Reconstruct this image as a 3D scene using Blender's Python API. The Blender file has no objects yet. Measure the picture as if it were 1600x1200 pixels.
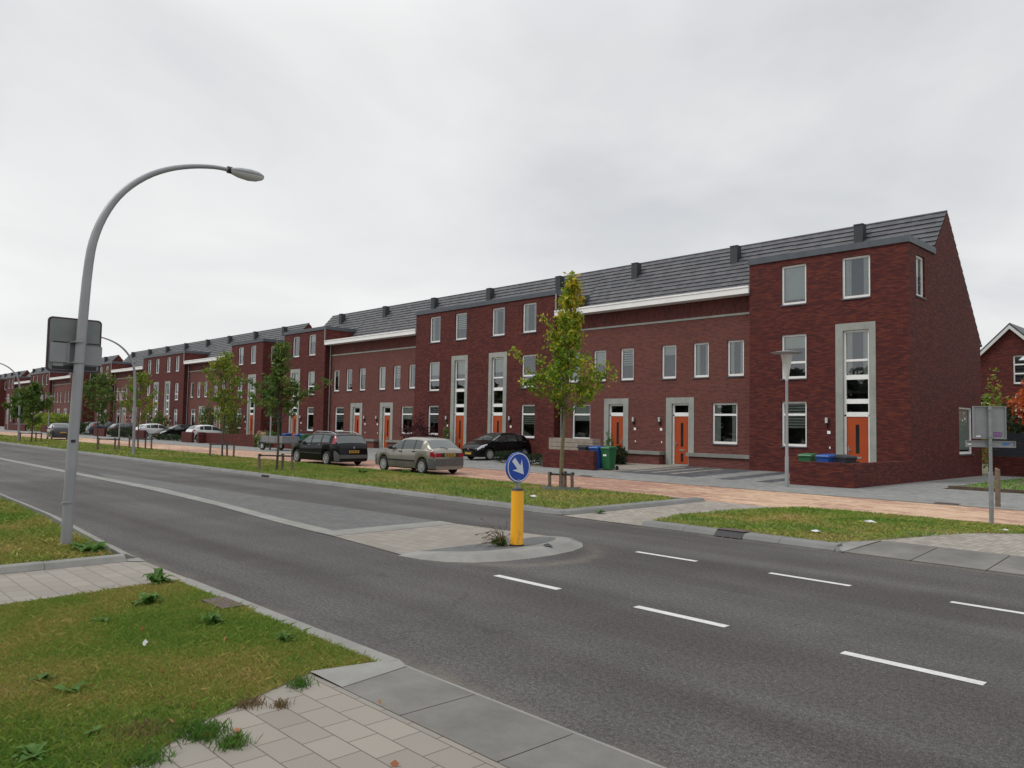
import bpy, math, random
import numpy as np
from mathutils import Vector, Matrix
rad = math.radians; PI = math.pi
random.seed(4); rng = np.random.default_rng(7)
S = bpy.context.scene
COL = S.collection

# ---------------------------------------------------------------- camera
yaw, pitch, roll = -0.80730, 0.054774, 0.0179451
fw = Vector((math.sin(yaw)*math.cos(pitch), math.cos(yaw)*math.cos(pitch), math.sin(pitch)))
r0 = Vector((math.cos(yaw), -math.sin(yaw), 0)); u0 = r0.cross(fw)
rt = r0*math.cos(roll)+u0*math.sin(roll); up = -r0*math.sin(roll)+u0*math.cos(roll)
cam = bpy.data.cameras.new('camera'); camo = bpy.data.objects.new('camera', cam); COL.objects.link(camo)
m = Matrix((rt, up, -fw)).transposed().to_4x4(); m.translation = Vector((0, 0, 1.9)); camo.matrix_world = m
cam.sensor_width = 36; cam.lens = 1213.26*36/1600; cam.clip_end = 3000; cam.clip_start = 0.05
S.camera = camo
S.render.resolution_x = 1024; S.render.resolution_y = 768
S.view_settings.view_transform = 'Standard'; S.view_settings.look = 'None'
S.view_settings.exposure = 0.08; S.view_settings.gamma = 1.0

# ---------------------------------------------------------------- sky and sun
SUN_EL, SUN_AZ = rad(52), rad(215)      # azimuth clockwise from +y
W = bpy.data.worlds.new('World'); S.world = W; W.use_nodes = True
nt = W.node_tree; nt.nodes.clear()
def N(t, **k):
    n = nt.nodes.new(t)
    for a, b in k.items(): setattr(n, a, b)
    return n
def L(a, b): nt.links.new(a, b)
out = N('ShaderNodeOutputWorld'); bg = N('ShaderNodeBackground'); sky = N('ShaderNodeTexSky')
sky.sky_type = 'NISHITA'; sky.sun_disc = False; sky.sun_elevation = SUN_EL; sky.sun_rotation = SUN_AZ
tc = N('ShaderNodeTexCoord'); sep = N('ShaderNodeSeparateXYZ'); L(tc.outputs['Generated'], sep.inputs[0])
zc = N('ShaderNodeMath', operation='MAXIMUM'); L(sep.outputs['Z'], zc.inputs[0]); zc.inputs[1].default_value = 0.0
za = N('ShaderNodeMath', operation='ADD'); L(zc.outputs[0], za.inputs[0]); za.inputs[1].default_value = 0.16
div = N('ShaderNodeVectorMath', operation='DIVIDE'); L(tc.outputs['Generated'], div.inputs[0])
cmb = N('ShaderNodeCombineXYZ'); [L(za.outputs[0], cmb.inputs[i]) for i in range(3)]; L(cmb.outputs[0], div.inputs[1])
flat = N('ShaderNodeVectorMath', operation='MULTIPLY'); L(div.outputs[0], flat.inputs[0]); flat.inputs[1].default_value = (1, 1, 0.0)
no = N('ShaderNodeTexNoise'); no.inputs['Scale'].default_value = 0.75; no.inputs['Detail'].default_value = 7; no.inputs['Roughness'].default_value = 0.5; no.inputs['Distortion'].default_value = 0.35
L(flat.outputs[0], no.inputs['Vector'])
cr = N('ShaderNodeValToRGB'); L(no.outputs['Fac'], cr.inputs[0])
cr.color_ramp.elements[0].position = 0.37; cr.color_ramp.elements[0].color = (0.61, 0.625, 0.65, 1)
cr.color_ramp.elements[1].position = 0.62; cr.color_ramp.elements[1].color = (0.86, 0.865, 0.86, 1)
# brighter band low in the sky towards -x (thin cloud there), a little darker towards +x
elr = N('ShaderNodeMapRange'); L(sep.outputs['Z'], elr.inputs['Value'])
elr.inputs['From Min'].default_value = 0.0; elr.inputs['From Max'].default_value = 0.32; elr.inputs['To Min'].default_value = 1.0; elr.inputs['To Max'].default_value = 0.0
axr = N('ShaderNodeMapRange'); L(sep.outputs['X'], axr.inputs['Value'])
axr.inputs['From Min'].default_value = 0.15; axr.inputs['From Max'].default_value = -0.95; axr.inputs['To Min'].default_value = 0.12; axr.inputs['To Max'].default_value = 1.0
mu = N('ShaderNodeMath', operation='MULTIPLY'); L(elr.outputs[0], mu.inputs[0]); L(axr.outputs[0], mu.inputs[1])
mx = N('ShaderNodeMix', data_type='RGBA'); L(mu.outputs[0], mx.inputs[0]); L(cr.outputs[0], mx.inputs[6]); mx.inputs[7].default_value = (0.97, 0.972, 0.955, 1)
# overcast sky is brightest overhead
zr = N('ShaderNodeMapRange'); L(sep.outputs['Z'], zr.inputs['Value'])
zr.inputs['From Min'].default_value = 0.45; zr.inputs['From Max'].default_value = 1.0; zr.inputs['To Min'].default_value = 1.0; zr.inputs['To Max'].default_value = 2.0
br = N('ShaderNodeVectorMath', operation='SCALE'); L(mx.outputs[2], br.inputs[0]); L(zr.outputs[0], br.inputs['Scale'])
skm = N('ShaderNodeVectorMath', operation='SCALE'); L(sky.outputs[0], skm.inputs[0]); skm.inputs['Scale'].default_value = 0.06
mix2 = N('ShaderNodeMix', data_type='RGBA'); mix2.inputs[0].default_value = 0.9
L(skm.outputs[0], mix2.inputs[6]); L(br.outputs[0], mix2.inputs[7]); L(mix2.outputs[2], bg.inputs['Color']); bg.inputs['Strength'].default_value = 1.0
L(bg.outputs[0], out.inputs[0])
sl = bpy.data.lights.new('sun', 'SUN'); sl.energy = 1.25; sl.angle = rad(25); sl.color = (1, 0.97, 0.93)
so = bpy.data.objects.new('sun', sl); COL.objects.link(so)
sd = Vector((math.sin(SUN_AZ)*math.cos(SUN_EL), math.cos(SUN_AZ)*math.cos(SUN_EL), math.sin(SUN_EL)))
so.rotation_euler = sd.to_track_quat('Z', 'Y').to_euler(); so.location = (0, 0, 40)

# ---------------------------------------------------------------- materials
class MatB:
    def __init__(s, name):
        s.m = bpy.data.materials.new(name); s.m.use_nodes = True; s.t = s.m.node_tree
        s.b = s.t.nodes['Principled BSDF']; s.pos = None
    def n(s, t, **k):
        o = s.t.nodes.new(t)
        for a, b in k.items(): setattr(o, a, b)
        return o
    def l(s, a, b): s.t.links.new(a, b)
    def P(s):
        if not s.pos: s.pos = s.n('ShaderNodeNewGeometry').outputs['Position']
        return s.pos
    def noise(s, scale, detail=3, rough=.5, vec=None, stretch=None):
        o = s.n('ShaderNodeTexNoise'); o.inputs['Scale'].default_value = scale; o.inputs['Detail'].default_value = detail; o.inputs['Roughness'].default_value = rough
        v = vec or s.P()
        if stretch:
            mm = s.n('ShaderNodeVectorMath', operation='MULTIPLY'); s.l(v, mm.inputs[0]); mm.inputs[1].default_value = stretch; v = mm.outputs[0]
        s.l(v, o.inputs['Vector']); return o.outputs['Fac']
    def ramp(s, fac, stops):
        o = s.n('ShaderNodeValToRGB'); s.l(fac, o.inputs[0]); e = o.color_ramp.elements
        while len(e) < len(stops): e.new(0.5)
        for i, (p, c) in enumerate(stops): e[i].position = p; e[i].color = (*c, 1) if len(c) == 3 else c
        return o.outputs[0]
    def mix(s, fac, a, b, mode='MIX'):
        o = s.n('ShaderNodeMix', data_type='RGBA', blend_type=mode)
        for i, v in ((0, fac), (6, a), (7, b)):
            if isinstance(v, (int, float)): o.inputs[i].default_value = v
            elif isinstance(v, tuple): o.inputs[i].default_value = (*v, 1)
            else: s.l(v, o.inputs[i])
        return o.outputs[2]
    def math(s, op, a, b=0.0):
        o = s.n('ShaderNodeMath', operation=op)
        for i, v in ((0, a), (1, b)):
            if isinstance(v, (int, float)): o.inputs[i].default_value = v
            else: s.l(v, o.inputs[i])
        return o.outputs[0]
    def bump(s, h, strength=.3, dist=.01):
        o = s.n('ShaderNodeBump'); o.inputs['Strength'].default_value = strength; o.inputs['Distance'].default_value = dist
        s.l(h, o.inputs['Height']); s.l(o.outputs[0], s.b.inputs['Normal'])
    def col(s, c):
        if isinstance(c, tuple): s.b.inputs['Base Color'].default_value = (*c, 1)
        else: s.l(c, s.b.inputs['Base Color'])
    def rough(s, r):
        if isinstance(r, (int, float)): s.b.inputs['Roughness'].default_value = r
        else: s.l(r, s.b.inputs['Roughness'])

def plain(name, c, rough=.5, metal=0.0, var=.12, vs=3.0, spec=None, coat=0):
    M = MatB(name); lo = tuple(x*(1-var) for x in c); hi = tuple(min(1, x*(1+var)) for x in c)
    M.col(M.ramp(M.noise(vs, 4, .6), [(.3, lo), (.7, hi)]) if var else c)
    M.rough(rough); M.b.inputs['Metallic'].default_value = metal
    if spec is not None: M.b.inputs['Specular IOR Level'].default_value = spec
    if coat: M.b.inputs['Coat Weight'].default_value = coat; M.b.inputs['Coat Roughness'].default_value = .05
    return M.m

def brickvec(M, mode):
    sp = M.n('ShaderNodeSeparateXYZ'); M.l(M.P(), sp.inputs[0]); c = M.n('ShaderNodeCombineXYZ')
    if mode == 'wall':
        M.l(M.math('ADD', sp.outputs[0], sp.outputs[1]), c.inputs[0]); M.l(sp.outputs[2], c.inputs[1])
    elif mode == 'wallv':
        M.l(sp.outputs[2], c.inputs[0]); M.l(M.math('ADD', sp.outputs[0], sp.outputs[1]), c.inputs[1])
    elif mode == 'xy': M.l(sp.outputs[0], c.inputs[0]); M.l(sp.outputs[1], c.inputs[1])
    elif mode == 'yx': M.l(sp.outputs[1], c.inputs[0]); M.l(sp.outputs[0], c.inputs[1])
    return c.outputs[0]
def bricks(name, mode, bw, bh, stops, mortar, mort=.006, smooth=.1, rough=.8, patch=(.8, .35), bump=.4, off=.5, patchcols=None, fine=60, dist=.006):
    M = MatB(name); v = brickvec(M, mode)
    b = M.n('ShaderNodeTexBrick'); b.offset = off; M.l(v, b.inputs['Vector'])
    b.inputs['Color1'].default_value = (0, 0, 0, 1); b.inputs['Color2'].default_value = (1, 1, 1, 1); b.inputs['Mortar'].default_value = (.5, .5, .5, 1)
    b.inputs['Scale'].default_value = 1; b.inputs['Mortar Size'].default_value = mort; b.inputs['Mortar Smooth'].default_value = smooth
    b.inputs['Brick Width'].default_value = bw; b.inputs['Row Height'].default_value = bh; b.inputs['Bias'].default_value = 0
    g = M.math('ADD', b.outputs['Color'], M.math('MULTIPLY', M.math('SUBTRACT', M.noise(patch[0], 4, .55), .5), patch[1]*2))
    c = M.ramp(g, stops)
    c = M.mix(.35, c, M.ramp(M.noise(fine, 3, .7), [(.3, (.45, .45, .45)), (.7, (1, 1, 1))]), 'MULTIPLY')
    c = M.mix(b.outputs['Fac'], c, mortar)
    st = M.ramp(M.noise(.35, 5, .6), [(.3, (.82, .82, .82)), (.65, (1, 1, 1))])
    c = M.mix(.7, c, st, 'MULTIPLY')
    M.col(c); M.rough(rough)
    h = M.math('SUBTRACT', M.math('MULTIPLY', M.noise(fine*1.3, 3, .6), .5), M.math('MULTIPLY', b.outputs['Fac'], 1.0))
    M.bump(h, bump, dist); M.b.inputs['Specular IOR Level'].default_value = .3
    return M.m
MT = {}
MT['brick_dark'] = bricks('dark brick', 'wall', .24, .05, [(0, (.066, .016, .016)), (.3, (.098, .020, .018)), (.55, (.120, .024, .019)), (.8, (.145, .031, .020)), (1, (.175, .041, .023))], (.038, .014, .014), mort=.004, bump=.35, dist=.006, patch=(1.1, .10))
MT['brick_low'] = bricks('red brick', 'wall', .21, .0625, [(0, (.09, .025, .023)), (.3, (.128, .031, .026)), (.65, (.15, .037, .029)), (1, (.178, .047, .034))], (.20, .12, .10), mort=.0060, patch=(.9, .10), bump=.3)
MT['brick_frieze'] = bricks('red brick upright', 'wallv', .21, .0625, [(0, (.07, .020, .022)), (.3, (.11, .025, .024)), (.65, (.14, .032, .028)), (1, (.17, .044, .034))], (.13, .08, .068), mort=.0055, patch=(.9, .10))
MT['pave_light'] = bricks('light paving slabs', 'xy', .30, .215, [(0, (.25, .226, .195)), (.5, (.278, .253, .218)), (1, (.308, .280, .242))], (.12, .098, .08), mort=.0045, bump=.3, patch=(.5, .25), fine=140, dist=.004)
MT['pave_light_y'] = bricks('light paving blocks', 'yx', .21, .105, [(0, (.26, .235, .20)), (.5, (.32, .29, .25)), (1, (.38, .345, .30))], (.16, .14, .12), mort=.005, bump=.3, patch=(.5, .3))
MT['pave_grey'] = bricks('grey paving blocks', 'xy', .21, .105, [(0, (.20, .205, .20)), (.5, (.26, .262, .25)), (1, (.31, .31, .30))], (.11, .11, .10), mort=.006, bump=.35, patch=(.6, .3))
MT['pave_dark'] = bricks('dark paving blocks', 'xy', .21, .105, [(0, (.055, .06, .07)), (.5, (.08, .085, .095)), (1, (.14, .145, .15))], (.09, .09, .09), mort=.006, bump=.3)
MT['pave_mid'] = bricks('median setts', 'xy', .21, .105, [(0, (.118, .121, .116)), (.5, (.135, .138, .132)), (1, (.155, .158, .151))], (.085, .086, .083), mort=.008, bump=.6, patch=(.7, .25))
M = MatB('yellow and red street bricks')
v = brickvec(M, 'xy'); b = M.n('ShaderNodeTexBrick'); M.l(v, b.inputs['Vector'])
b.inputs['Color1'].default_value = (0, 0, 0, 1); b.inputs['Color2'].default_value = (1, 1, 1, 1); b.inputs['Mortar'].default_value = (.5, .5, .5, 1); b.inputs['Scale'].default_value = 1
b.inputs['Brick Width'].default_value = .21; b.inputs['Row Height'].default_value = .07; b.inputs['Mortar Size'].default_value = .004
big = M.noise(.22, 3, .5, stretch=(.6, 1.0, 1)); mid = M.noise(1.5, 3, .6, stretch=(.35, 1.8, 1))
spx = M.n('ShaderNodeSeparateXYZ'); M.l(M.P(), spx.inputs[0])
mr = M.n('ShaderNodeMapRange'); M.l(spx.outputs[0], mr.inputs['Value']); mr.inputs['From Min'].default_value = -12; mr.inputs['From Max'].default_value = -17; mr.inputs['To Min'].default_value = -.055; mr.inputs['To Max'].default_value = .06
mr2 = M.n('ShaderNodeMapRange'); M.l(spx.outputs[0], mr2.inputs['Value']); mr2.inputs['From Min'].default_value = -32; mr2.inputs['From Max'].default_value = -42; mr2.inputs['To Min'].default_value = 0; mr2.inputs['To Max'].default_value = -.10
redm = M.math('ADD', M.math('ADD', M.math('MULTIPLY', big, .5), M.math('MULTIPLY', mid, .65)), M.math('MULTIPLY', b.outputs['Color'], .22))
redm = M.math('ADD', redm, M.math('ADD', mr.outputs[0], mr2.outputs[0]))
yel = M.ramp(b.outputs['Color'], [(0, (.45, .295, .185)), (.5, (.53, .365, .24)), (1, (.60, .43, .30))])
redc = M.ramp(b.outputs['Color'], [(0, (.25, .12, .085)), (1, (.34, .18, .13))])
c = M.mix(M.ramp(redm, [(.635, (0, 0, 0)), (.67, (1, 1, 1))]), yel, redc)
c = M.mix(b.outputs['Fac'], c, (.25, .17, .12)); M.col(c); M.rough(.85); M.bump(M.math('SUBTRACT', M.noise(70, 3), b.outputs['Fac']), .3, .005)
MT['street'] = M.m
M = MatB('asphalt')
fine = M.noise(85, 5, .9); sp2 = M.noise(26, 5, .85)
c = M.ramp(fine, [(.36, (.016, .0152, .015)), (.47, (.066, .062, .060)), (.56, (.110, .103, .098)), (.66, (.32, .30, .28))])
c = M.mix(.7, c, M.ramp(sp2, [(.41, (.34, .34, .34)), (.59, (1.38, 1.37, 1.35))]), 'MULTIPLY')
tr = M.noise(1.0, 4, .55, stretch=(.07, .9, 1))
c = M.mix(.75, c, M.ramp(tr, [(.36, (.66, .63, .61)), (.5, (.95, .95, .95)), (.62, (1.18, 1.20, 1.22))]), 'MULTIPLY')
c = M.mix(.5, c, M.ramp(M.noise(.6, 5, .6), [(.38, (.70, .70, .70)), (.62, (1.14, 1.14, 1.16))]), 'MULTIPLY')
spq = M.n('ShaderNodeSeparateXYZ'); M.l(M.P(), spq.inputs[0])
wob = M.math('MULTIPLY', M.math('SUBTRACT', M.noise(1.2, 4, .7), .5), .12)
seam = M.math('ABSOLUTE', M.math('SUBTRACT', M.math('ADD', spq.outputs[1], wob), 8.35))
c = M.mix(M.math('MULTIPLY', M.math('LESS_THAN', seam, .011), .65), c, (.03, .03, .03))
vo = M.n('ShaderNodeTexVoronoi', feature='DISTANCE_TO_EDGE'); vo.inputs['Scale'].default_value = .45; vd = M.n('ShaderNodeVectorMath', operation='ADD'); M.l(M.P(), vd.inputs[0])
nz3 = M.n('ShaderNodeTexNoise'); nz3.inputs['Scale'].default_value = 1.6; nz3.inputs['Detail'].default_value = 6; M.l(M.P(), nz3.inputs['Vector']); vs_ = M.n('ShaderNodeVectorMath', operation='SCALE'); M.l(nz3.outputs['Color'], vs_.inputs[0]); vs_.inputs['Scale'].default_value = .9; M.l(vs_.outputs[0], vd.inputs[1]); M.l(vd.outputs[0], vo.inputs['Vector'])
crk = M.math('MULTIPLY', M.math('LESS_THAN', vo.outputs['Distance'], .006), M.math('GREATER_THAN', M.noise(.16, 2), .56))
c = M.mix(M.math('MULTIPLY', crk, .5), c, (.035, .033, .03))
# older greyer surface further down the road, polished wheel paths, grit blown against the kerbs and the island
old = M.n('ShaderNodeMapRange'); M.l(M.math('ADD', spq.outputs[0], M.math('MULTIPLY', M.noise(.8, 3), 1.0)), old.inputs['Value']); old.inputs['From Min'].default_value = -26.2; old.inputs['From Max'].default_value = -26.6
c = M.mix(M.math('MULTIPLY', old.outputs[0], .8), c, M.mix(1.0, c, (1.28, 1.30, 1.30), 'MULTIPLY'))
wp = M.math('ABSOLUTE', M.math('SUBTRACT', M.math('FLOORED_MODULO', M.math('SUBTRACT', spq.outputs[1], 4.2), 1.65), .82))
wpf = M.n('ShaderNodeMapRange'); M.l(wp, wpf.inputs['Value']); wpf.inputs['From Min'].default_value = .1; wpf.inputs['From Max'].default_value = .6; wpf.inputs['To Min'].default_value = .55; wpf.inputs['To Max'].default_value = 0
c = M.mix(M.math('MULTIPLY', wpf.outputs[0], M.ramp(M.noise(.5, 3, .5, stretch=(.15, 1, 1)), [(.35, (0, 0, 0)), (.6, (1, 1, 1))])), c, M.mix(1.0, c, (.76, .74, .73), 'MULTIPLY'))
ke = M.math('MINIMUM', M.math('ABSOLUTE', M.math('SUBTRACT', spq.outputs[1], 3.75)), M.math('ABSOLUTE', M.math('SUBTRACT', spq.outputs[1], 12.4)))
isl_ = M.n('ShaderNodeVectorMath', operation='DISTANCE'); M.l(M.P(), isl_.inputs[0]); isl_.inputs[1].default_value = (-8.9, 8.4, 0)
ke = M.math('MINIMUM', ke, M.math('ABSOLUTE', M.math('SUBTRACT', isl_.outputs['Value'], 1.45)))
kf = M.n('ShaderNodeMapRange'); M.l(M.math('ADD', ke, M.math('MULTIPLY', M.math('SUBTRACT', M.noise(3, 5, .7), .5), .5)), kf.inputs['Value']); kf.inputs['From Min'].default_value = .0; kf.inputs['From Max'].default_value = .22; kf.inputs['To Min'].default_value = .38; kf.inputs['To Max'].default_value = 0
c = M.mix(M.math('MULTIPLY', kf.outputs[0], M.ramp(M.noise(.9, 3), [(.4, (.15, .15, .15)), (.6, (1, 1, 1))])), c, M.ramp(M.noise(60, 4, .8), [(.35, (.10, .085, .065)), (.6, (.26, .225, .18))]))
M.col(c); M.rough(.86); M.bump(fine, .55, .006); M.b.inputs['Specular IOR Level'].default_value = .35
MT['asphalt'] = M.m
def concrete(name, c, v=.16, sc=2.2, rough=.85):
    M = MatB(name); lo = tuple(x*(1-v) for x in c); hi = tuple(min(1, x*(1+v)) for x in c)
    k = M.ramp(M.noise(sc, 6, .65), [(.3, lo), (.7, hi)])
    k = M.mix(.35, k, M.ramp(M.noise(130, 3, .7), [(.3, (.62, .62, .62)), (.65, (1.05, 1.05, 1.05))]), 'MULTIPLY')
    k = M.mix(.45, k, M.ramp(M.noise(.9, 5, .7, stretch=(1, 1, .4)), [(.38, (.70, .69, .66)), (.6, (1, 1, 1))]), 'MULTIPLY')
    M.col(k); M.rough(rough); M.bump(M.noise(160, 3), .25, .003); return M.m
MT['conc'] = concrete('kerb concrete', (.235, .232, .215))
MT['conc_dark'] = concrete('dark kerb concrete', (.18, .182, .175))
MT['conc_light'] = concrete('light concrete strip', (.235, .235, .215))
MT['conc_slab'] = concrete('apron slab concrete', (.155, .148, .135), .28, 1.4)
MT['conc_trim'] = concrete('cast stone trim', (.33, .345, .315), .12)
MT['soil'] = concrete('brown soil', (.11, .075, .05), .35, 6)
MT['earth'] = concrete('bare ground', (.12, .12, .07), .3, .3)
MT['white'] = plain('white painted frame', (.84, .84, .815), .45, var=.05)
MT['fascia'] = plain('white gutter board', (.84, .84, .82), .5, var=.06, vs=1.2)
M = MatB('worn road paint')
k_ = M.ramp(M.noise(9, 6, .75), [(.3, (.46, .46, .44)), (.7, (.62, .62, .60))])
M.col(M.mix(M.ramp(M.noise(38, 5, .85), [(.56, (0, 0, 0)), (.66, (.7, .7, .7))]), k_, (.16, .155, .15))); M.rough(.75); MT['linepaint'] = M.m
MT['lead'] = plain('grey zinc coping', (.075, .085, .10), .5, var=.15)
MT['vent'] = plain('black roof vent', (.028, .032, .036), .55)
MT['door'] = plain('orange door paint', (.37, .058, .009), .4, var=.08, vs=1.5)
MT['dkglass'] = plain('door glass', (.02, .022, .025), .08, var=0)
MT['metal'] = plain('galvanised steel', (.27, .285, .295), .5, .35, var=.14, vs=8)
MT['pole'] = plain('grey painted pole', (.30, .305, .32), .42, .15, var=.08, vs=3)
MT['signback'] = plain('sign back aluminium', (.17, .19, .185), .5, .2, var=.10, vs=5)
MT['signback2'] = plain('sign back grey', (.25, .26, .27), .5, .15, var=.08, vs=6)
MT['black'] = plain('black plastic', (.014, .014, .015), .5, var=.2)
MT['rubber'] = plain('tyre rubber', (.018, .018, .018), .85, var=.2)
MT['rim'] = plain('wheel silver', (.50, .50, .51), .35, .6, var=.06)
MT['yellow'] = plain('yellow bollard plastic', (.86, .40, .010), .38, var=.06, vs=6)
def dirty(name, c, rough=.4):
    M = MatB(name); sp = M.n('ShaderNodeSeparateXYZ'); M.l(M.P(), sp.inputs[0]); h = M.n('ShaderNodeMapRange'); M.l(sp.outputs[2], h.inputs['Value']); h.inputs['From Min'].default_value = .05; h.inputs['From Max'].default_value = .75; h.inputs['To Min'].default_value = .62; h.inputs['To Max'].default_value = .38
    f = M.ramp(M.math('ADD', h.outputs[0], M.math('MULTIPLY', M.math('SUBTRACT', M.noise(14, 6, .75, stretch=(1, 1, .35)), .5), 1.1)), [(.55, (0, 0, 0)), (.85, (.75, .75, .75))])
    M.col(M.mix(f, c, (.16, .11, .05))); M.rough(rough); return M.m
MT['yellow'] = dirty('yellow bollard plastic with grime', (.86, .40, .010))
MT['blue'] = plain('blue sign face', (.004, .055, .36), .35, var=.03)
MT['arrow'] = plain('white sign film', (.62, .66, .72), .4, var=.03)
MT['wood'] = plain('weathered stake wood', (.16, .115, .085), .85, var=.35, vs=14)
MT['bark'] = plain('young tree bark', (.15, .13, .065), .9, var=.35, vs=22)
MT['bark2'] = plain('grey tree bark', (.075, .06, .045), .9, var=.35, vs=22)
MT['binblue'] = plain('blue bin plastic', (.012, .075, .30), .45, var=.08)
MT['bingreen'] = plain('green bin plastic', (.018, .12, .045), .45, var=.08)
MT['binblack'] = plain('black bin plastic', (.022, .026, .032), .5, var=.1)
MT['litter'] = plain('white paper litter', (.55, .56, .58), .7, var=.05)
MT['curtain'] = plain('pale blind', (.80, .83, .77), .9, var=.05)
MT['iron'] = plain('rusty cast iron', (.085, .06, .055), .8, var=.3, vs=20)
MT['room'] = plain('dark room', (.09, .085, .08), .9, var=.3)
MT['lampglass'] = plain('frosted lamp glass', (.55, .56, .56), .35, var=.04)
MT['plate'] = plain('yellow number plate', (.42, .26, .03), .4, var=.05)
MT['platetext'] = plain('plate letters', (.03, .025, .02), .5, var=0)
MT['redlens'] = plain('red lamp lens', (.28, .012, .02), .15, var=.1, coat=.6)
MT['clearlens'] = plain('headlamp lens', (.60, .62, .64), .12, .3, var=.1, coat=.8)
MT['chrome'] = plain('chrome trim', (.62, .63, .64), .2, .8, var=0)
MT['purple'] = plain('purple sticker', (.20, .03, .26), .5, var=.1)
MT['stickerblue'] = plain('blue tag ink', (.03, .16, .42), .5, var=.1)
MT['fence'] = plain('dark fence board', (.022, .027, .036), .6, var=.2)
MT['boxwood'] = plain('weathered garden boards', (.30, .25, .21), .85, var=.2, vs=5)
MT['soffit'] = plain('white barge board', (.60, .60, .58), .5, var=.05)

M = MatB('window glass')
gl = M.n('ShaderNodeBsdfGlossy'); gl.inputs['Roughness'].default_value = .015; gl.inputs['Color'].default_value = (.86, .90, .95, 1)
trn = M.n('ShaderNodeBsdfTransparent'); trn.inputs['Color'].default_value = (.82, .86, .85, 1)
fr = M.n('ShaderNodeFresnel'); fr.inputs['IOR'].default_value = 1.75
ms = M.n('ShaderNodeMixShader'); M.l(M.math('ADD', M.math('MULTIPLY', fr.outputs[0], 1.2), .06), ms.inputs[0]); M.l(trn.outputs[0], ms.inputs[1]); M.l(gl.outputs[0], ms.inputs[2])
wv = M.n('ShaderNodeBump'); wv.inputs['Strength'].default_value = .05; wv.inputs['Distance'].default_value = .02; M.l(M.noise(1.3, 2), wv.inputs['Height']); M.l(wv.outputs[0], gl.inputs['Normal'])
M.l(ms.outputs[0], M.t.nodes['Material Output'].inputs[0]); MT['glass'] = M.m
M = MatB('car glass'); M.col((.035, .048, .045)); M.rough(.03); M.b.inputs['Specular IOR Level'].default_value = .9; M.b.inputs['Coat Weight'].default_value = .7; MT['carglass'] = M.m
def carpaint(name, c, metal=.3, rough=.3, coat=.6): return plain(name, c, rough, metal, var=.06, vs=1.5, coat=coat)

def roofmat():
    M = MatB('roof tiles')
    v = brickvec(M, 'xy'); b = M.n('ShaderNodeTexBrick'); M.l(v, b.inputs['Vector'])
    b.inputs['Color1'].default_value = (0, 0, 0, 1); b.inputs['Color2'].default_value = (1, 1, 1, 1); b.inputs['Mortar'].default_value = (0, 0, 0, 1); b.inputs['Scale'].default_value = 1
    b.inputs['Brick Width'].default_value = .30; b.inputs['Row Height'].default_value = .226; b.inputs['Mortar Size'].default_value = .004
    c = M.ramp(M.math('ADD', b.outputs['Color'], M.math('MULTIPLY', M.noise(.7, 4), .4)), [(.1, (.044, .045, .052)), (.7, (.062, .062, .070)), (1.2, (.08, .08, .088))])
    M.col(M.mix(M.math('MULTIPLY', b.outputs['Fac'], .6), c, (.03, .03, .03))); M.rough(.55); M.bump(M.noise(90, 3), .15, .003); return M.m
MT['roof'] = roofmat()
def grassmat(name, stops, sc=.55):
    M = MatB(name); isl = M.n('ShaderNodeNewGeometry').outputs['Random Per Island']
    f = M.math('ADD', M.math('MULTIPLY', M.noise(sc, 5, .6), 1.0), M.math('MULTIPLY', M.math('SUBTRACT', isl, .5), .22))
    M.col(M.ramp(f, stops)); M.rough(.75); M.b.inputs['Specular IOR Level'].default_value = .25; return M.m
MT['grass'] = grassmat('verge grass', [(.25, (.09, .20, .025)), (.42, (.17, .27, .04)), (.53, (.27, .30, .06)), (.64, (.37, .30, .09)), (.82, (.50, .37, .17))])
MT['grassg'] = grassmat('greener verge grass', [(.22, (.095, .20, .025)), (.43, (.17, .265, .04)), (.55, (.27, .29, .06)), (.67, (.38, .31, .10)), (.85, (.46, .36, .17))], .4)
MT['lawn'] = grassmat('lawn grass', [(.2, (.06, .20, .02)), (.6, (.13, .30, .035)), (.9, (.19, .33, .06))])
def translucent(M, src=None):
    t = M.n('ShaderNodeBsdfTranslucent'); bc = M.b.inputs['Base Color']; M.l(bc.links[0].from_socket, t.inputs['Color'])
    mx_ = M.n('ShaderNodeMixShader'); mx_.inputs[0].default_value = .38; M.l(M.b.outputs[0], mx_.inputs[1]); M.l(t.outputs[0], mx_.inputs[2]); M.l(mx_.outputs[0], M.t.nodes['Material Output'].inputs[0])
def leafmat(name, stops, sc=.9):
    M = MatB(name); isl = M.n('ShaderNodeNewGeometry').outputs['Random Per Island']
    f = M.math('ADD', M.math('MULTIPLY', M.noise(sc, 3, .5), .7), M.math('MULTIPLY', isl, .4))
    M.col(M.ramp(f, stops)); M.rough(.6)
    M.b.inputs['Specular IOR Level'].default_value = .3; translucent(M)
    return M.m
def oak():
    M = MatB('turning oak leaves'); isl = M.n('ShaderNodeNewGeometry').outputs['Random Per Island']; sp = M.n('ShaderNodeSeparateXYZ'); M.l(M.P(), sp.inputs[0])
    f = M.math('ADD', M.math('MULTIPLY', M.noise(1.6, 3, .5), .55), M.math('ADD', M.math('MULTIPLY', isl, .35), M.math('MULTIPLY', M.math('SUBTRACT', sp.outputs[2], 4.2), .045)))
    M.col(M.ramp(f, [(.2, (.07, .16, .016)), (.38, (.16, .27, .022)), (.52, (.32, .38, .03)), (.64, (.52, .42, .04)), (.82, (.60, .32, .05))])); M.rough(.6); M.b.inputs['Specular IOR Level'].default_value = .3; translucent(M); return M.m
MT['leaf_yel'] = oak()
MT['leaf_green'] = leafmat('green tree leaves', [(.25, (.035, .085, .016)), (.5, (.075, .15, .026)), (.75, (.15, .19, .035)), (.95, (.28, .19, .05))])
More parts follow.
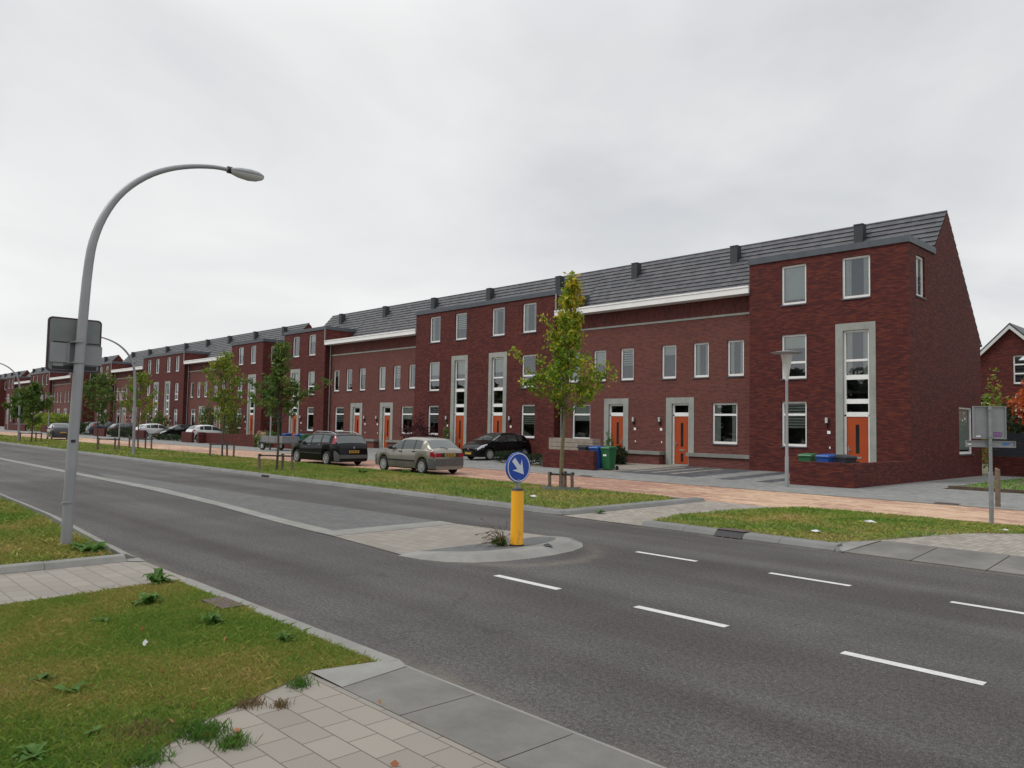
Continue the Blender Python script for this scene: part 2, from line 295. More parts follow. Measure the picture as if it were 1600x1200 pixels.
MT['leaf_mid'] = leafmat('yellow green tree leaves', [(.25, (.06, .13, .018)), (.5, (.15, .24, .03)), (.7, (.28, .30, .04)), (.95, (.42, .27, .05))])
MT['leaf_weed'] = leafmat('weed leaves', [(.2, (.045, .12, .018)), (.6, (.085, .18, .028)), (.9, (.15, .23, .05))], 3)
MT['leaf_dark'] = leafmat('dark hedge leaves', [(.2, (.012, .025, .010)), (.6, (.03, .05, .018)), (.9, (.06, .07, .03))])
MT['leaf_orange'] = leafmat('orange shrub leaves', [(.2, (.10, .12, .03)), (.42, (.40, .10, .03)), (.7, (.55, .12, .035)), (.95, (.6, .2, .06))])
MT['leaf_red'] = leafmat('dark red shrub leaves', [(.2, (.03, .008, .012)), (.6, (.07, .015, .02)), (.9, (.11, .03, .03))])
MT['leaf_pink'] = leafmat('pink flower heads', [(.2, (.45, .25, .18)), (.6, (.65, .42, .33)), (.9, (.7, .55, .4))])
MT['drystem'] = leafmat('dry grass stems', [(.2, (.10, .07, .035)), (.6, (.20, .14, .07)), (.9, (.28, .2, .11))])
MT['fallen'] = leafmat('fallen leaves', [(.2, (.3, .1, .05)), (.6, (.45, .2, .09)), (.9, (.5, .3, .12))])

# ---------------------------------------------------------------- mesh helpers
class MB:
    def __init__(s): s.v = []; s.f = []
    def add(s, vs, fs):
        k = len(s.v); s.v += [tuple(p) for p in vs]; s.f += [tuple(i+k for i in f) for f in fs]; return s
    def quad(s, *p): return s.add(p, [tuple(range(len(p)))])
    def box(s, x0, x1, y0, y1, z0, z1):
        return s.add([(x0, y0, z0), (x1, y0, z0), (x1, y1, z0), (x0, y1, z0), (x0, y0, z1), (x1, y0, z1), (x1, y1, z1), (x0, y1, z1)],
                     [(0, 3, 2, 1), (4, 5, 6, 7), (0, 1, 5, 4), (1, 2, 6, 5), (2, 3, 7, 6), (3, 0, 4, 7)])
    def prism(s, poly, z0, z1):
        n = len(poly); zt = z1 if isinstance(z1, (list, tuple)) else [z1]*n
        vs = [(x, y, z0) for x, y in poly]+[(x, y, z) for (x, y), z in zip(poly, zt)]
        return s.add(vs, [tuple(range(n))[::-1], tuple(range(n, 2*n))]+[(i, (i+1) % n, n+(i+1) % n, n+i) for i in range(n)])
    def tube(s, pts, rs, n=10, caps=True):
        pts = [Vector(p) for p in pts]
        if isinstance(rs, (int, float)): rs = [rs]*len(pts)
        k = len(s.v); prev = None
        for i, p in enumerate(pts):
            d = (pts[min(i+1, len(pts)-1)]-pts[max(i-1, 0)]).normalized()
            if prev is None:
                a = Vector((1, 0, 0)) if abs(d.x) < .9 else Vector((0, 1, 0)); u = d.cross(a).normalized()
            else: u = (prev-d*prev.dot(d)).normalized()
            prev = u; w = d.cross(u)
            for j in range(n):
                t = 2*PI*j/n; q = p+(u*math.cos(t)+w*math.sin(t))*rs[i]; s.v.append(tuple(q))
        for i in range(len(pts)-1):
            for j in range(n):
                a = k+i*n+j; b_ = k+i*n+(j+1) % n; s.f.append((a, b_, b_+n, a+n))
        if caps: s.f.append(tuple(k+j for j in range(n))[::-1]); s.f.append(tuple(k+(len(pts)-1)*n+j for j in range(n)))
        return s
    def lathe(s, prof, c=(0, 0, 0), n=24, axis='z', caps=True):
        k = len(s.v)
        for r, h in prof:
            for j in range(n):
                t = 2*PI*j/n; a, b_ = r*math.cos(t), r*math.sin(t)
                q = (a, b_, h) if axis == 'z' else ((a, h, b_) if axis == 'y' else (h, a, b_))
                s.v.append((q[0]+c[0], q[1]+c[1], q[2]+c[2]))
        for i in range(len(prof)-1):
            for j in range(n):
                a = k+i*n+j; b_ = k+i*n+(j+1) % n; s.f.append((a, b_, b_+n, a+n))
        if caps: s.f.append(tuple(k+j for j in range(n))[::-1]); s.f.append(tuple(k+(len(prof)-1)*n+j for j in range(n)))
        return s
    def mesh(s, name, mat, smooth=False, angle=35):
        me = bpy.data.meshes.new(name); me.from_pydata(s.v, [], s.f)
        me.materials.append(mat if not isinstance(mat, str) else MT[mat])
        if smooth: me.shade_smooth(); me.set_sharp_from_angle(angle=rad(angle))
        me.update(); return me
    def build(s, name, mat, parent=None, smooth=False, loc=(0, 0, 0), angle=35):
        return link(name, s.mesh(name, mat, smooth, angle), parent, loc)
def link(name, me, parent=None, loc=(0, 0, 0)):
    o = bpy.data.objects.new(name, me); COL.objects.link(o); o.location = loc
    if parent: o.parent = parent
    return o
def tag(o, label=None, cat=None, group=None, kind=None):
    if label: o['label'] = label
    if cat: o['category'] = cat
    if group: o['group'] = group
    if kind: o['kind'] = kind
    return o
def thing(name, label, cat, loc=(0, 0, 0), rz=0, group=None):
    o = bpy.data.objects.new(name, None); COL.objects.link(o); o.location = loc; o.rotation_euler = (0, 0, rz); o.empty_display_size = .2
    return tag(o, label, cat, group)
KIDS = {}
def copy_tree(o, parent=None):
    c = o.copy(); COL.objects.link(c)
    if parent: c.parent = parent
    for ch in [x for x in list(o.children)]: copy_tree(ch, c)
    return c
def bevel(o, w=.01, seg=2):
    md = o.modifiers.new('bevel', 'BEVEL'); md.width = w; md.segments = seg; md.limit_method = 'ANGLE'; return o
def npmesh(name, V, F, mat):
    me = bpy.data.meshes.new(name); V = np.asarray(V, np.float32); F = np.asarray(F, np.int32)
    me.vertices.add(len(V)); me.vertices.foreach_set('co', V.ravel()); k = F.shape[1]
    me.loops.add(F.size); me.loops.foreach_set('vertex_index', F.ravel()); me.polygons.add(len(F))
    me.polygons.foreach_set('loop_start', np.arange(0, F.size, k, dtype=np.int32))
    me.update(calc_edges=True); me.materials.append(MT[mat] if isinstance(mat, str) else mat); return me

# ---------------------------------------------------------------- ground setting
def struct(name, mb, mat, smooth=False): return tag(mb.build(name, mat, None, smooth), kind='structure')
XL = -420.0
struct('ground', MB().quad((-1500, -1500, -.06), (1500, -1500, -.06), (1500, 1500, -.06), (-1500, 1500, -.06)), 'earth')
def sheet(name, poly, z, mat):
    zz = z if isinstance(z, (list, tuple)) else [z]*len(poly)
    return struct(name, MB().quad(*[(x, y, q) for (x, y), q in zip(poly, zz)]), mat)
def nk(x):   # road edge on the near side
    return float(np.interp(x, [-420, -60, -24, -17, -11.1, 60], [4.6, 4.5, 4.32, 4.15, 3.74, 3.74]))
xs = [XL, -60, -24, -17, -11.1, 60]
struct('road', MB().quad(*[(x, nk(x)-.03, 0) for x in xs], (60, 12.45, 0), (XL, 12.45, 0)), 'asphalt')
# concrete strip and sett median
strip = [(-41, 7.69, 8.02), (-32, 7.67, 8.02), (-27, 7.66, 8.03), (-22.5, 7.66, 8.06), (-17.4, 7.43, 7.74), (-13.9, 7.11, 7.43), (-11.95, 6.99, 7.33)]
mb = MB(); P0 = [(XL, 7.69, 8.0)]+strip
for a, b in zip(P0[:-1], P0[1:]): mb.quad((a[0], a[1], .008), (b[0], b[1], .008), (b[0], b[2], .008), (a[0], a[2], .008))
struct('median_strip', mb, 'conc_light')
struct('median', MB().quad(*[(x, b, .004) for x, a, b in strip[2:]], (-12.15, 7.36, .004), (-12.15, 9.70, .004), (-15, 9.6, .004), (-18.9, 9.25, .004), (-25.5, 8.98, .004), (-30, 8.5, .004)), 'pave_mid')
sheet('median_band', [(-12.15, 7.0), (-11.55, 6.98), (-11.62, 9.70), (-12.15, 9.72)], .012, 'conc')
sheet('crossing_pavers', [(-11.55, 6.98), (-9.3, 6.78), (-9.3, 9.95), (-11.62, 9.70)], .008, 'pave_light')
nose = [(-9.36, 6.73), (-8.88, 6.78), (-8.5, 6.93), (-8.22, 7.22), (-8.06, 7.62), (-7.99, 8.1), (-7.99, 8.6), (-8.07, 9.1), (-8.24, 9.52), (-8.52, 9.83), (-8.88, 9.98), (-9.4, 9.99)]
inn = [(-9.4, 7.12), (-9.1, 7.15), (-8.86, 7.22), (-8.68, 7.42), (-8.54, 7.75), (-8.49, 8.15), (-8.49, 8.58), (-8.55, 9.0), (-8.68, 9.33), (-8.86, 9.55), (-9.1, 9.66), (-9.4, 9.68)]
mb = MB(); n = len(nose)
mid = [(a[0]*.55+b[0]*.45, a[1]*.55+b[1]*.45) for a, b in zip(nose, inn)]
hz = [.02, .05]+[.075]*(n-4)+[.05, .02]
for i in range(n-1):
    h0, h1 = hz[i], hz[i+1]; A, B = nose[i], nose[i+1]; C, D = mid[i], mid[i+1]; E_, F_ = inn[i], inn[i+1]
    mb.quad((*A, 0), (*B, 0), (*D, h1), (*C, h0)); mb.quad((*C, h0), (*D, h1), (*F_, h1), (*E_, h0))
struct('island_kerb', mb, 'conc')
MT['island_mortar'] = concrete('island infill', (.105, .108, .108), .25, 8)
struct('island_top', MB().quad(*[(x, y, h-.002) for (x, y), h in zip(inn, hz)]), 'island_mortar')
# dashes
mb = MB()
for k in range(12):
    x = -7.35+2.21*k; mb.quad((x, 6.76, .004), (x+1.09, 6.76, .004), (x+1.09, 6.87, .004), (x, 6.87, .004))
for k in range(12):
    x = -7.4+2.21*k; mb.quad((x, 9.76, .004), (x+1.08, 9.76, .004), (x+1.08, 9.86, .004), (x, 9.86, .004))
struct('road_markings', mb, 'linepaint')
# kerbs as bevelled blocks along a path : profile (offset from road, height)
def kerb(name, path, prof, blk=1.0, mat='conc', side=1, h0=1, h1=1, gap=.006):
    mb = MB(); pts = [Vector((x, y, 0)) for x, y in path]
    rngk = random.Random(len(name)+int(path[0][0]*10))
    for a, b in zip(pts[:-1], pts[1:]):
        d = b-a; Ln = d.length; d.normalize(); nrm = Vector((-d.y, d.x, 0))*side; k = max(1, round(Ln/blk))
        for i in range(k):
            s0 = a+d*(Ln*i/k+gap/2); s1 = a+d*(Ln*(i+1)/k-gap/2); dz = rngk.uniform(-.003, .003); do = rngk.uniform(-.003, .003)
            ring0 = [s0+nrm*(o+do)+Vector((0, 0, h+dz)) for o, h in prof]; ring1 = [s1+nrm*(o+do)+Vector((0, 0, h+dz)) for o, h in prof]
            m_ = len(prof); mb.add(ring0+ring1, [(j, j+1, m_+j+1, m_+j) for j in range(m_-1)]+[tuple(range(m_))[::-1], tuple(range(m_, 2*m_))])
    return struct(name, mb, mat)
PRF = [(0, -.03), (0, .02), (.06, .085), (.10, .10), (.30, .105), (.30, -.03)]
kerb('far_kerb', [(XL, 12.42), (-60, 12.42), (-11.75, 12.42)], PRF, 1.0, 'conc_dark')
kerb('far_kerb_corner', [(-11.75, 12.42), (-11.45, 12.52), (-11.33, 12.75)], PRF, .4, 'conc_dark')
kerb('driveway_kerb', [(-11.33, 12.75), (-11.35, 15.5), (-11.4, 18.1)], PRF, 1.0, 'conc_dark')
kerb('island_kerb_front', [(-9.25, 12.4), (-5.45, 12.4)], PRF, 1.0, 'conc_dark')
sheet('driveway_far', [(-11.33, 12.42), (-9.2, 12.42), (-9.3, 18.25), (-11.45, 18.25)], [.012]*4, 'pave_light_y')
sheet('driveway_far_edge', [(-9.2, 12.42), (-9.2, 12.7), (-9.5, 13.3), (-9.3, 18.25)], .012, 'pave_light_y')
# concrete apron to the right
mb = MB()
for k in range(40):
    x0 = -5.3+1.0*k; x1 = x0+.985
    a0 = -.25 if k == 0 else 0
    mb.quad((x0, 12.42, .018), (x1, 12.42, .018), (x1, 13.65, .10), (x0+.15*(k == 0), 13.65, .10)); mb.quad((x0, 12.42, -.02), (x1, 12.42, -.02), (x1, 12.42, .018), (x0, 12.42, .018))
struct('driveway_apron', mb, 'conc_slab')
struct('driveway_apron_wing', MB().add([(-5.45, 12.42, .0), (-5.32, 12.42, .015), (-5.2, 13.65, .10), (-5.6, 12.72, .105), (-5.45, 12.45, .10)], [(0, 1, 2, 3, 4)]), 'conc')
struct('paving_right', MB().quad((-5.6, 13.64, .093), (60, 13.64, .093), (60, 16, .093), (-5.3, 16, .093)).quad((-5.3, 16, .093), (60, 16, .093), (60, 18.82, .018), (-5.0, 18.82, .018)), 'pave_light_y')
struct('apron_bed', MB().quad((-5.4, 12.43, .008), (60, 12.43, .008), (60, 13.66, .088), (-5.4, 13.66, .088)), 'soil')
# street, gutter band, pavement
sheet('street', [(XL, 18.25), (-11.45, 18.3), (60, 18.3), (60, 23.0), (XL, 23.0)], .006, 'street')
kerb('street_edge', [(XL, 18.08), (-60, 18.08), (-11.9, 18.08)], [(0, -.03), (0, .035), (.1, .035), (.1, -.03)], 1.0, 'conc_dark')
kerb('pavement_kerb', [(XL, 22.95), (-60, 22.95), (58, 22.95)], [(0, 0), (0, .03), (.03, .045), (.16, .045), (.16, 0)], 1.0, 'conc')
sheet('pavement', [(XL, 23.1), (60, 23.1), (60, 26.45), (XL, 26.45)], .03, 'pave_grey')
sheet('side_path', [(-10.97, 26.45), (60, 26.45), (60, 29.4), (-9.15, 29.4), (-9.2, 75), (-10.97, 75)], .03, 'pave_grey')
# plots in front of the houses rise gently to the wall
def plot(x0, x1, mat, name='front_plot', y0=26.45, y1=32.3, zz=(.03, .17)):
    return struct(name, MB().quad((x0, y0, zz[0]), (x1, y0, zz[0]), (x1, y1, zz[1]), (x0, y1, zz[1])), mat)
plot(-13.3, -10.96, 'pave_grey', zz=(.03, .12))
for i, (a, b, mt) in enumerate([(-13.95, -13.3, 'pave_grey'), (-14.6, -13.95, 'pave_dark'), (-15.5, -14.6, 'pave_grey'), (-16.3, -15.5, 'pave_dark'), (-17.3, -16.3, 'pave_grey'), (-18.3, -17.3, 'pave_dark'), (-21.3, -18.3, 'pave_dark')]): plot(a, b, mt)
plot(-24.6, -21.3, 'pave_light_y')
plot(-27.2, -24.6, 'soil'); plot(-61.5, -27.2, 'pave_grey'); plot(XL, -61.5, 'pave_grey', y1=33)
def light_patch(p, z=.09): sheet('paving_inlay', p, z, 'pave_light_y')
for k in range(3): sheet('paving_inlay', [(-20.9+k*.95, 27.3), (-20.6+k*.95, 27.3), (-20.6+k*.95, 31.2), (-20.9+k*.95, 31.2)], [.055, .055, .15, .15], 'pave_light_y')

# ---------------------------------------------------------------- grass
def inpoly(px, py, poly):
    c = np.zeros(len(px), bool); n = len(poly); j = n-1
    for i in range(n):
        xi, yi = poly[i]; xj, yj = poly[j]
        c ^= ((yi > py) != (yj > py)) & (px < (xj-xi)*(py-yi)/(yj-yi+1e-12)+xi); j = i
    return c
def blades(poly, dens, h, w, zf, hv=.5, lean=.5, clump=True):
    xs = [p[0] for p in poly]; ys = [p[1] for p in poly]; A = (max(xs)-min(xs))*(max(ys)-min(ys)); n = int(A*dens)
    x = rng.uniform(min(xs), max(xs), n); y = rng.uniform(min(ys), max(ys), n); k = inpoly(x, y, poly); x, y = x[k], y[k]; n = len(x)
    z = zf(x, y); f = .55+.45*np.sin(x*1.7+1.3*np.sin(y*2.1))*np.sin(y*1.9+x*.6) if clump else np.ones(n)
    hh = h*(1-hv+hv*2*rng.random(n)*(.5+.5*f)); th = rng.uniform(0, 2*PI, n); ww = w*(.6+.8*rng.random(n))
    lx, ly = rng.normal(0, lean, (2, n))*hh
    dx, dy = np.cos(th)*ww/2, np.sin(th)*ww/2
    V = np.empty((n, 4, 3), np.float32)
    V[:, 0] = np.stack([x-dx, y-dy, z-.01], 1); V[:, 1] = np.stack([x+dx, y+dy, z-.01], 1)
    V[:, 2] = np.stack([x+dx*.6+lx*.4, y+dy*.6+ly*.4, z+hh*.62], 1); V[:, 3] = np.stack([x+lx, y+ly, z+hh], 1)
    return V.reshape(-1, 3), n
def grass(name, poly, zs, specs, mat, zf, label):
    Vs = []; tot = 0
    for sp in specs:
        V, n = blades(sp.get('poly', poly), sp['d'], sp['h'], sp['w'], zf, lean=sp.get('lean', .5)); Vs.append(V); tot += n
    V = np.concatenate(Vs); F = np.arange(tot*4).reshape(-1, 4)[:, [0, 1, 3]]; F2 = np.arange(tot*4).reshape(-1, 4)
    # ground skin under the blades
    me = npmesh(name, V, F2, mat)
    o = link(name, me); tag(o, label, 'grass', kind='stuff')
    nz = len(poly); struct('verge_soil', MB().quad(*[(x, y, float(zf(np.array([x]), np.array([y]))[0])-.004) for x, y in poly]), 'grassbase')
    return o
MT['grassbase'] = concrete('grass thatch', (.15, .14, .06), .4, 2.5)
flat_ = lambda h: (lambda x, y: np.full(len(x), h))
fg = [(-9.38, 3.58), (-5.22, 3.58), (-5.33, 3.05), (-5.15, 2.6), (-4.9, 2.05), (-4.6, 1.65), (-4.2, 1.0), (-3.8, -.5), (-9.0, -.5), (-9.18, 1.6)]
grass('verge_grass_near', fg, 0, [dict(d=13000, h=.021, w=.0026, lean=.75), dict(d=900, h=.04, w=.0024, lean=.9)], 'grass', flat_(.02), 'patchy green and straw grass in the foreground beside the paving')
lf = [(-60, 4.1), (-24, 3.95), (-17, 3.78), (-11.28, 3.45), (-11.28, -1), (-14, -3), (-60, -12)]
lfn = [(-24, 3.95), (-17, 3.78), (-11.28, 3.45), (-11.28, .4), (-15, 0), (-24, 0)]
grass('verge_grass_left', lf, 0, [dict(poly=lfn, d=2200, h=.045, w=.007, lean=.9), dict(d=40, h=.07, w=.03, lean=.8)], 'grass', flat_(.08), 'grass verge around the foot of the near street lamp')
zfar = lambda x, y: np.interp(y, [12.7, 16, 18.1], [.10, .09, .03])
fa = [(-75, 12.7), (-11.66, 12.7), (-11.66, 13.1), (-11.7, 17.2), (-12.6, 18.08), (-75, 18.08)]
fan = [(-40, 12.7), (-11.66, 12.7), (-11.66, 13.1), (-11.7, 17.2), (-12.6, 18.08), (-40, 18.08)]
grass('verge_grass_far', fa, 0, [dict(poly=fan, d=480, h=.055, w=.013, lean=.7), dict(poly=[(-75, 12.7), (-40, 12.7), (-40, 18.08), (-75, 18.08)], d=90, h=.08, w=.035, lean=.7)], 'grassg', zfar, 'long grass verge between the road and the brick street')
fl = [(XL, 12.7), (-75, 12.7), (-75, 18.08), (XL, 18.08)]
grass('verge_grass_distant', fl, 0, [dict(poly=[(-150, 12.7), (-75, 12.7), (-75, 18.08), (-150, 18.08)], d=35, h=.09, w=.06, lean=.7)], 'grassg', zfar, 'distant end of the grass verge')
ri = [(-9.2, 12.68), (-5.55, 12.68), (-5.35, 13.3), (-5.0, 14.6), (-4.4, 16.4), (-3.6, 17.6), (-2.9, 18.75), (-8.0, 18.85), (-9.0, 18.4), (-9.45, 14)]
zri = lambda x, y: np.interp(y, [12.7, 16, 18.8], [.10, .10, .025])
grass('verge_grass_right', ri, 0, [dict(d=1100, h=.042, w=.009, lean=.9)], 'grass', zri, 'grass bed between the two driveways on the far side')
la = [(-9.12, 30.1), (-4, 29.6), (2, 29.6), (2, 55), (-9.15, 55)]
grass('lawn', la, 0, [dict(d=55, h=.07, w=.03, lean=.6)], 'lawn', flat_(.06), 'bright green lawn beside the side path')
kerb('lawn_edging', [(-9.15, 30.0), (2, 29.45)], [(0, 0), (0, .11), (.12, .11), (.12, 0)], 1.2, 'soil')
kerb('lawn_edging_side', [(-9.15, 30.0), (-9.2, 55)], [(0, 0), (0, .08), (.1, .08), (.1, 0)], 1.2, 'conc', side=-1)
# near side kerbs and driveway
kerb('near_kerb', [(-9.4, 3.57), (-5.15, 3.57)], [(0, -.03), (0, .03), (.16, .03), (.17, -.03)], 1.0, 'conc')
kerb('near_kerb_left', [(XL, 4.4), (-60, 4.3), (-24, 4.12), (-17, 3.95), (-11.25, 3.56)], [(0, -.03), (0, .085), (.05, .085), (.19, .02), (.2, -.03)], 1.0, 'conc')
kerb('driveway_kerb_left', [(-11.06, -6), (-11.06, 3.55)], [(0, -.03), (0, .02), (.06, .085), (.10, .095), (.2, .095), (.2, -.03)], 1.0, 'conc')
sheet('kerb_corner', [(-11.28, 3.55), (-11.06, 3.55), (-10.9, 3.74), (-11.25, 3.76)], .022, 'conc')
sheet('driveway_near', [(-11.06, -6), (-9.0, -6), (-9.0, -.5), (-9.18, 1.6), (-9.38, 3.58), (-9.38, 3.74), (-11.06, 3.74)], .014, 'pave_light')
sheet('paving_near', [(-5.4, 3.06), (-5.22, 2.6), (-5.0, 2.05), (-4.8, 1.65), (-4.4, 1.0), (-3.8, -6), (30, -6), (30, 3.06)], .014, 'pave_light')
mb = MB()
for k in range(26):
    x0 = -5.12+.93*k; mb.quad((x0+.2*(k == 0), 3.062, .0165), (x0+.922, 3.062, .0165), (x0+.922, 3.715, .008), (x0, 3.715, .008))
struct('driveway_apron_near', mb, 'conc_slab')
sheet('apron_joint_near', [(-5.2, 3.055), (25, 3.055), (25, 3.745), (-5.2, 3.745)], .0045, 'conc')
struct('apron_wing_near', MB().add([(-5.33, 3.05, .034), (-4.9, 3.065, .020), (-5.02, 3.72, .012), (-5.17, 3.745, .03), (-5.2, 3.57, .036)], [(0, 1, 2, 3, 4)]), 'conc')

# ---------------------------------------------------------------- houses
def wall_with_holes(mb, x0, x1, z0, z1, holes, y, depth, axis='x', flip=False):
    """front sheet at y with rectangular holes and their reveals going back by depth"""
    X = sorted({x0, x1, *[h[0] for h in holes], *[h[1] for h in holes]}); Z = sorted({z0, z1, *[h[2] for h in holes], *[h[3] for h in holes]})
    X = [v for v in X if x0 <= v <= x1]; Z = [v for v in Z if z0 <= v <= z1]
    def T(a, b, c): return (a, b, c) if axis == 'x' else (b, a, c)
    for i in range(len(X)-1):
        for j in range(len(Z)-1):
            cx, cz = (X[i]+X[i+1])/2, (Z[j]+Z[j+1])/2
            if any(h[0] < cx < h[1] and h[2] < cz < h[3] for h in holes): continue
            mb.quad(T(X[i], y, Z[j]), T(X[i+1], y, Z[j]), T(X[i+1], y, Z[j+1]), T(X[i], y, Z[j+1]))
    for a, b, c, d in holes:
        mb.quad(T(a, y, c), T(a, y+depth, c), T(a, y+depth, d), T(a, y, d)); mb.quad(T(b, y, c), T(b, y, d), T(b, y+depth, d), T(b, y+depth, c))
        mb.quad(T(a, y, d), T(a, y+depth, d), T(b, y+depth, d), T(b, y, d)); mb.quad(T(a, y, c), T(b, y, c), T(b, y+depth, c), T(a, y+depth, c))
CM = {}
def cached(key, fn):
    if key not in CM: CM[key] = fn()
    return CM[key]
FR = .085
def window_mesh(w, h, bars, fw_=FR):
    mb = MB(); mb.box(0, fw_, 0, .07, 0, h); mb.box(w-fw_, w, 0, .07, 0, h); mb.box(fw_, w-fw_, 0, .07, 0, fw_+.02); mb.box(fw_, w-fw_, 0, .07, h-fw_, h)
    for bz in bars: mb.box(fw_, w-fw_, -.004, .066, bz-.045, bz+.045)
    return mb.mesh('window_frame', 'white')
def pane_mesh(w, h): return MB().quad((FR, .045, FR), (w-FR, .045, FR), (w-FR, .045, h-FR), (FR, .045, h-FR)).mesh('window_pane', 'glass')
def sill_mesh(w): return MB().box(-.02, w+.02, -.13, .0, -.055, -.004).mesh('window_sill', 'lead')
def blind_mesh(w, h): return MB().box(FR+.01, w-FR-.01, .10, .115, -h, 0).mesh('window_blind', 'curtain')
def slat_mesh(w, h):
    mb = MB()
    for i in range(int(h/.12)): mb.box(FR+.01, w-FR-.01, .09, .12, -i*.12-.075, -i*.12)
    return mb.mesh('window_blind', 'curtain')
def drape_mesh(w, h):
    mb = MB()
    for s in (0, 1):
        a = FR+.01; ww = w*.2
        for i in range(5):
            x = a+ww*i/5 if s == 0 else w-a-ww*(i+1)/5; mb.box(x, x+ww/5, .10+.02*(i % 2), .12+.02*(i % 2), 0.05, h-FR)
    return mb.mesh('window_curtain', 'curtain')
RB = random.Random(11)
def window(root, x, z, w, h, bars=(), y=0.0, blind=None, parts=True, axis='x', sill=True):
    key = (round(w, 2), round(h, 2), tuple(round(b, 2) for b in bars))
    f = link('window', cached(('w',)+key, lambda: window_mesh(w, h, bars)), root, (x, y+.085, z))
    p = link('pane', cached(('p', key[0], key[1]), lambda: pane_mesh(w, h)), f)
    if sill: s_ = link('sill', cached(('s', key[0]), lambda: sill_mesh(w)), f, (0, -.0, 0))
    if blind is None:
        t = RB.random(); blind = ('half', 'drape', 'slat', 'half', 'low', 'drape', 'low', 'full', 'none')[int(t*9)]
    if parts and blind != 'none':
        if blind == 'drape': link('curtain', cached(('d', key[0], key[1]), lambda: drape_mesh(w, h)), f)
        else:
            bh = {'half': .45, 'slat': .62, 'full': .93, 'low': .3}.get(blind, .5)*(h-2*FR)
            fn = slat_mesh if blind == 'slat' else blind_mesh
            link('blind', cached(('b', blind == 'slat', key[0], round(bh, 1)), lambda: fn(w, round(bh, 1))), f, (0, 0, h-FR-.01))
    if axis == 'y': f.rotation_euler = (0, 0, PI/2)
    return f
def door_parts(root, x, z0, w, zt, y, mirror, parts=True):
    h = zt-z0; d = link('door', cached(('door', round(w, 2), round(h, 2)), lambda: MB().box(0, w, 0, .05, 0, h).mesh('door', 'door')), root, (x, y, z0))
    d2 = .010
    if not parts: return d
    link('door_glass', cached('dg', lambda: MB().box(w*.42, w*.58, -d2, .0, h*.36, h*.86).box(w*.42, w*.58, -d2, .0, h*.04, h*.22).mesh('door_glass', 'dkglass')), d)
    link('letter_slot', cached('ls', lambda: MB().box(w*.32, w*.68, -.02, .0, h*.265, h*.30).mesh('letter_slot', 'chrome')), d)
    hx = w*.07 if not mirror else w*.90
    link('handle', cached(('dh', mirror), lambda: MB().box(hx, hx+.03, -.02, 0, h*.36, h*.49).box(hx+(0 if not mirror else -.09), hx+(.12 if not mirror else .03), -.06, -.035, h*.41, h*.425).box(hx+.005, hx+.025, -.06, 0, h*.41, h*.425).mesh('handle', 'chrome')), d)
    return d
EAVE_Z, RZ, RY = 8.36, 11.5, 4.6
SL = (RZ-8.36)/(RY-1.82)
def slope_z(y): return RZ-SL*(RY-y)
def roof_mesh(Wd, ystart, solid_left=False, solid_right=False):
    mb = MB(); z0 = slope_z(ystart); Ln = math.hypot(RY-ystart, RZ-z0); n = max(3, round(Ln/.335)); th = .055
    dy, dz = (RY-ystart)/n, (RZ-z0)/n; nl = math.hypot(dy, dz); ny, nz_ = -dz/nl, dy/nl
    for i in range(n):
        ya, za_ = ystart+dy*i, z0+dz*i; yb, zb = ya+dy, za_+dz
        oy, oz = -dy/nl*.035, -dz/nl*.035
        A_ = (ya+ny*th+oy, za_+nz_*th+oz); B_ = (yb+ny*.006, zb+nz_*.006); C_ = (ya+ny*(th-.028)+oy, za_+nz_*(th-.028)+oz); D_ = (ya+ny*.004, za_+nz_*.004)
        mb.quad((0, *A_), (Wd, *A_), (Wd, *B_), (0, *B_)); mb.quad((0, *C_), (Wd, *C_), (Wd, *A_), (0, *A_)); mb.quad((0, *D_), (Wd, *D_), (Wd, *C_), (0, *C_))
    # back slope
    n = 16; y1, z1 = 9.15, 6.15; dy, dz = (y1-RY)/n, (z1-RZ)/n; nl = math.hypot(dy, dz); ny, nz_ = -dz/nl, dy/nl
    for i in range(n):
        ya, za_ = RY+dy*i, RZ+dz*i; yb, zb = ya+dy, za_+dz
        mb.quad((Wd, ya+ny*.004, za_+nz_*.004), (0, ya+ny*.004, za_+nz_*.004), (0, yb+ny*th, zb+nz_*th), (Wd, yb+ny*th, zb+nz_*th))
        mb.quad((Wd, yb+ny*th, zb+nz_*th), (0, yb+ny*th, zb+nz_*th), (0, yb, zb), (Wd, yb, zb))
    mb.box(0, Wd, 9.15, 9.3, 6.02, 6.14)
    return mb.mesh('roof', 'roof')
def ridge_mesh(Wd): return MB().tube([(0, RY, RZ+.01), (Wd, RY, RZ+.01)], .055, 8).mesh('ridge', 'roof')
def vent_mesh():
    mb = MB().box(-.2, .2, 3.62, 4.02, 10.3, 11.32).box(-.215, .215, 3.6, 4.04, 11.32, 11.37).box(-.27, .27, 3.46, 3.62, 10.22, 10.30)
    return mb.mesh('roof_vent', 'vent')
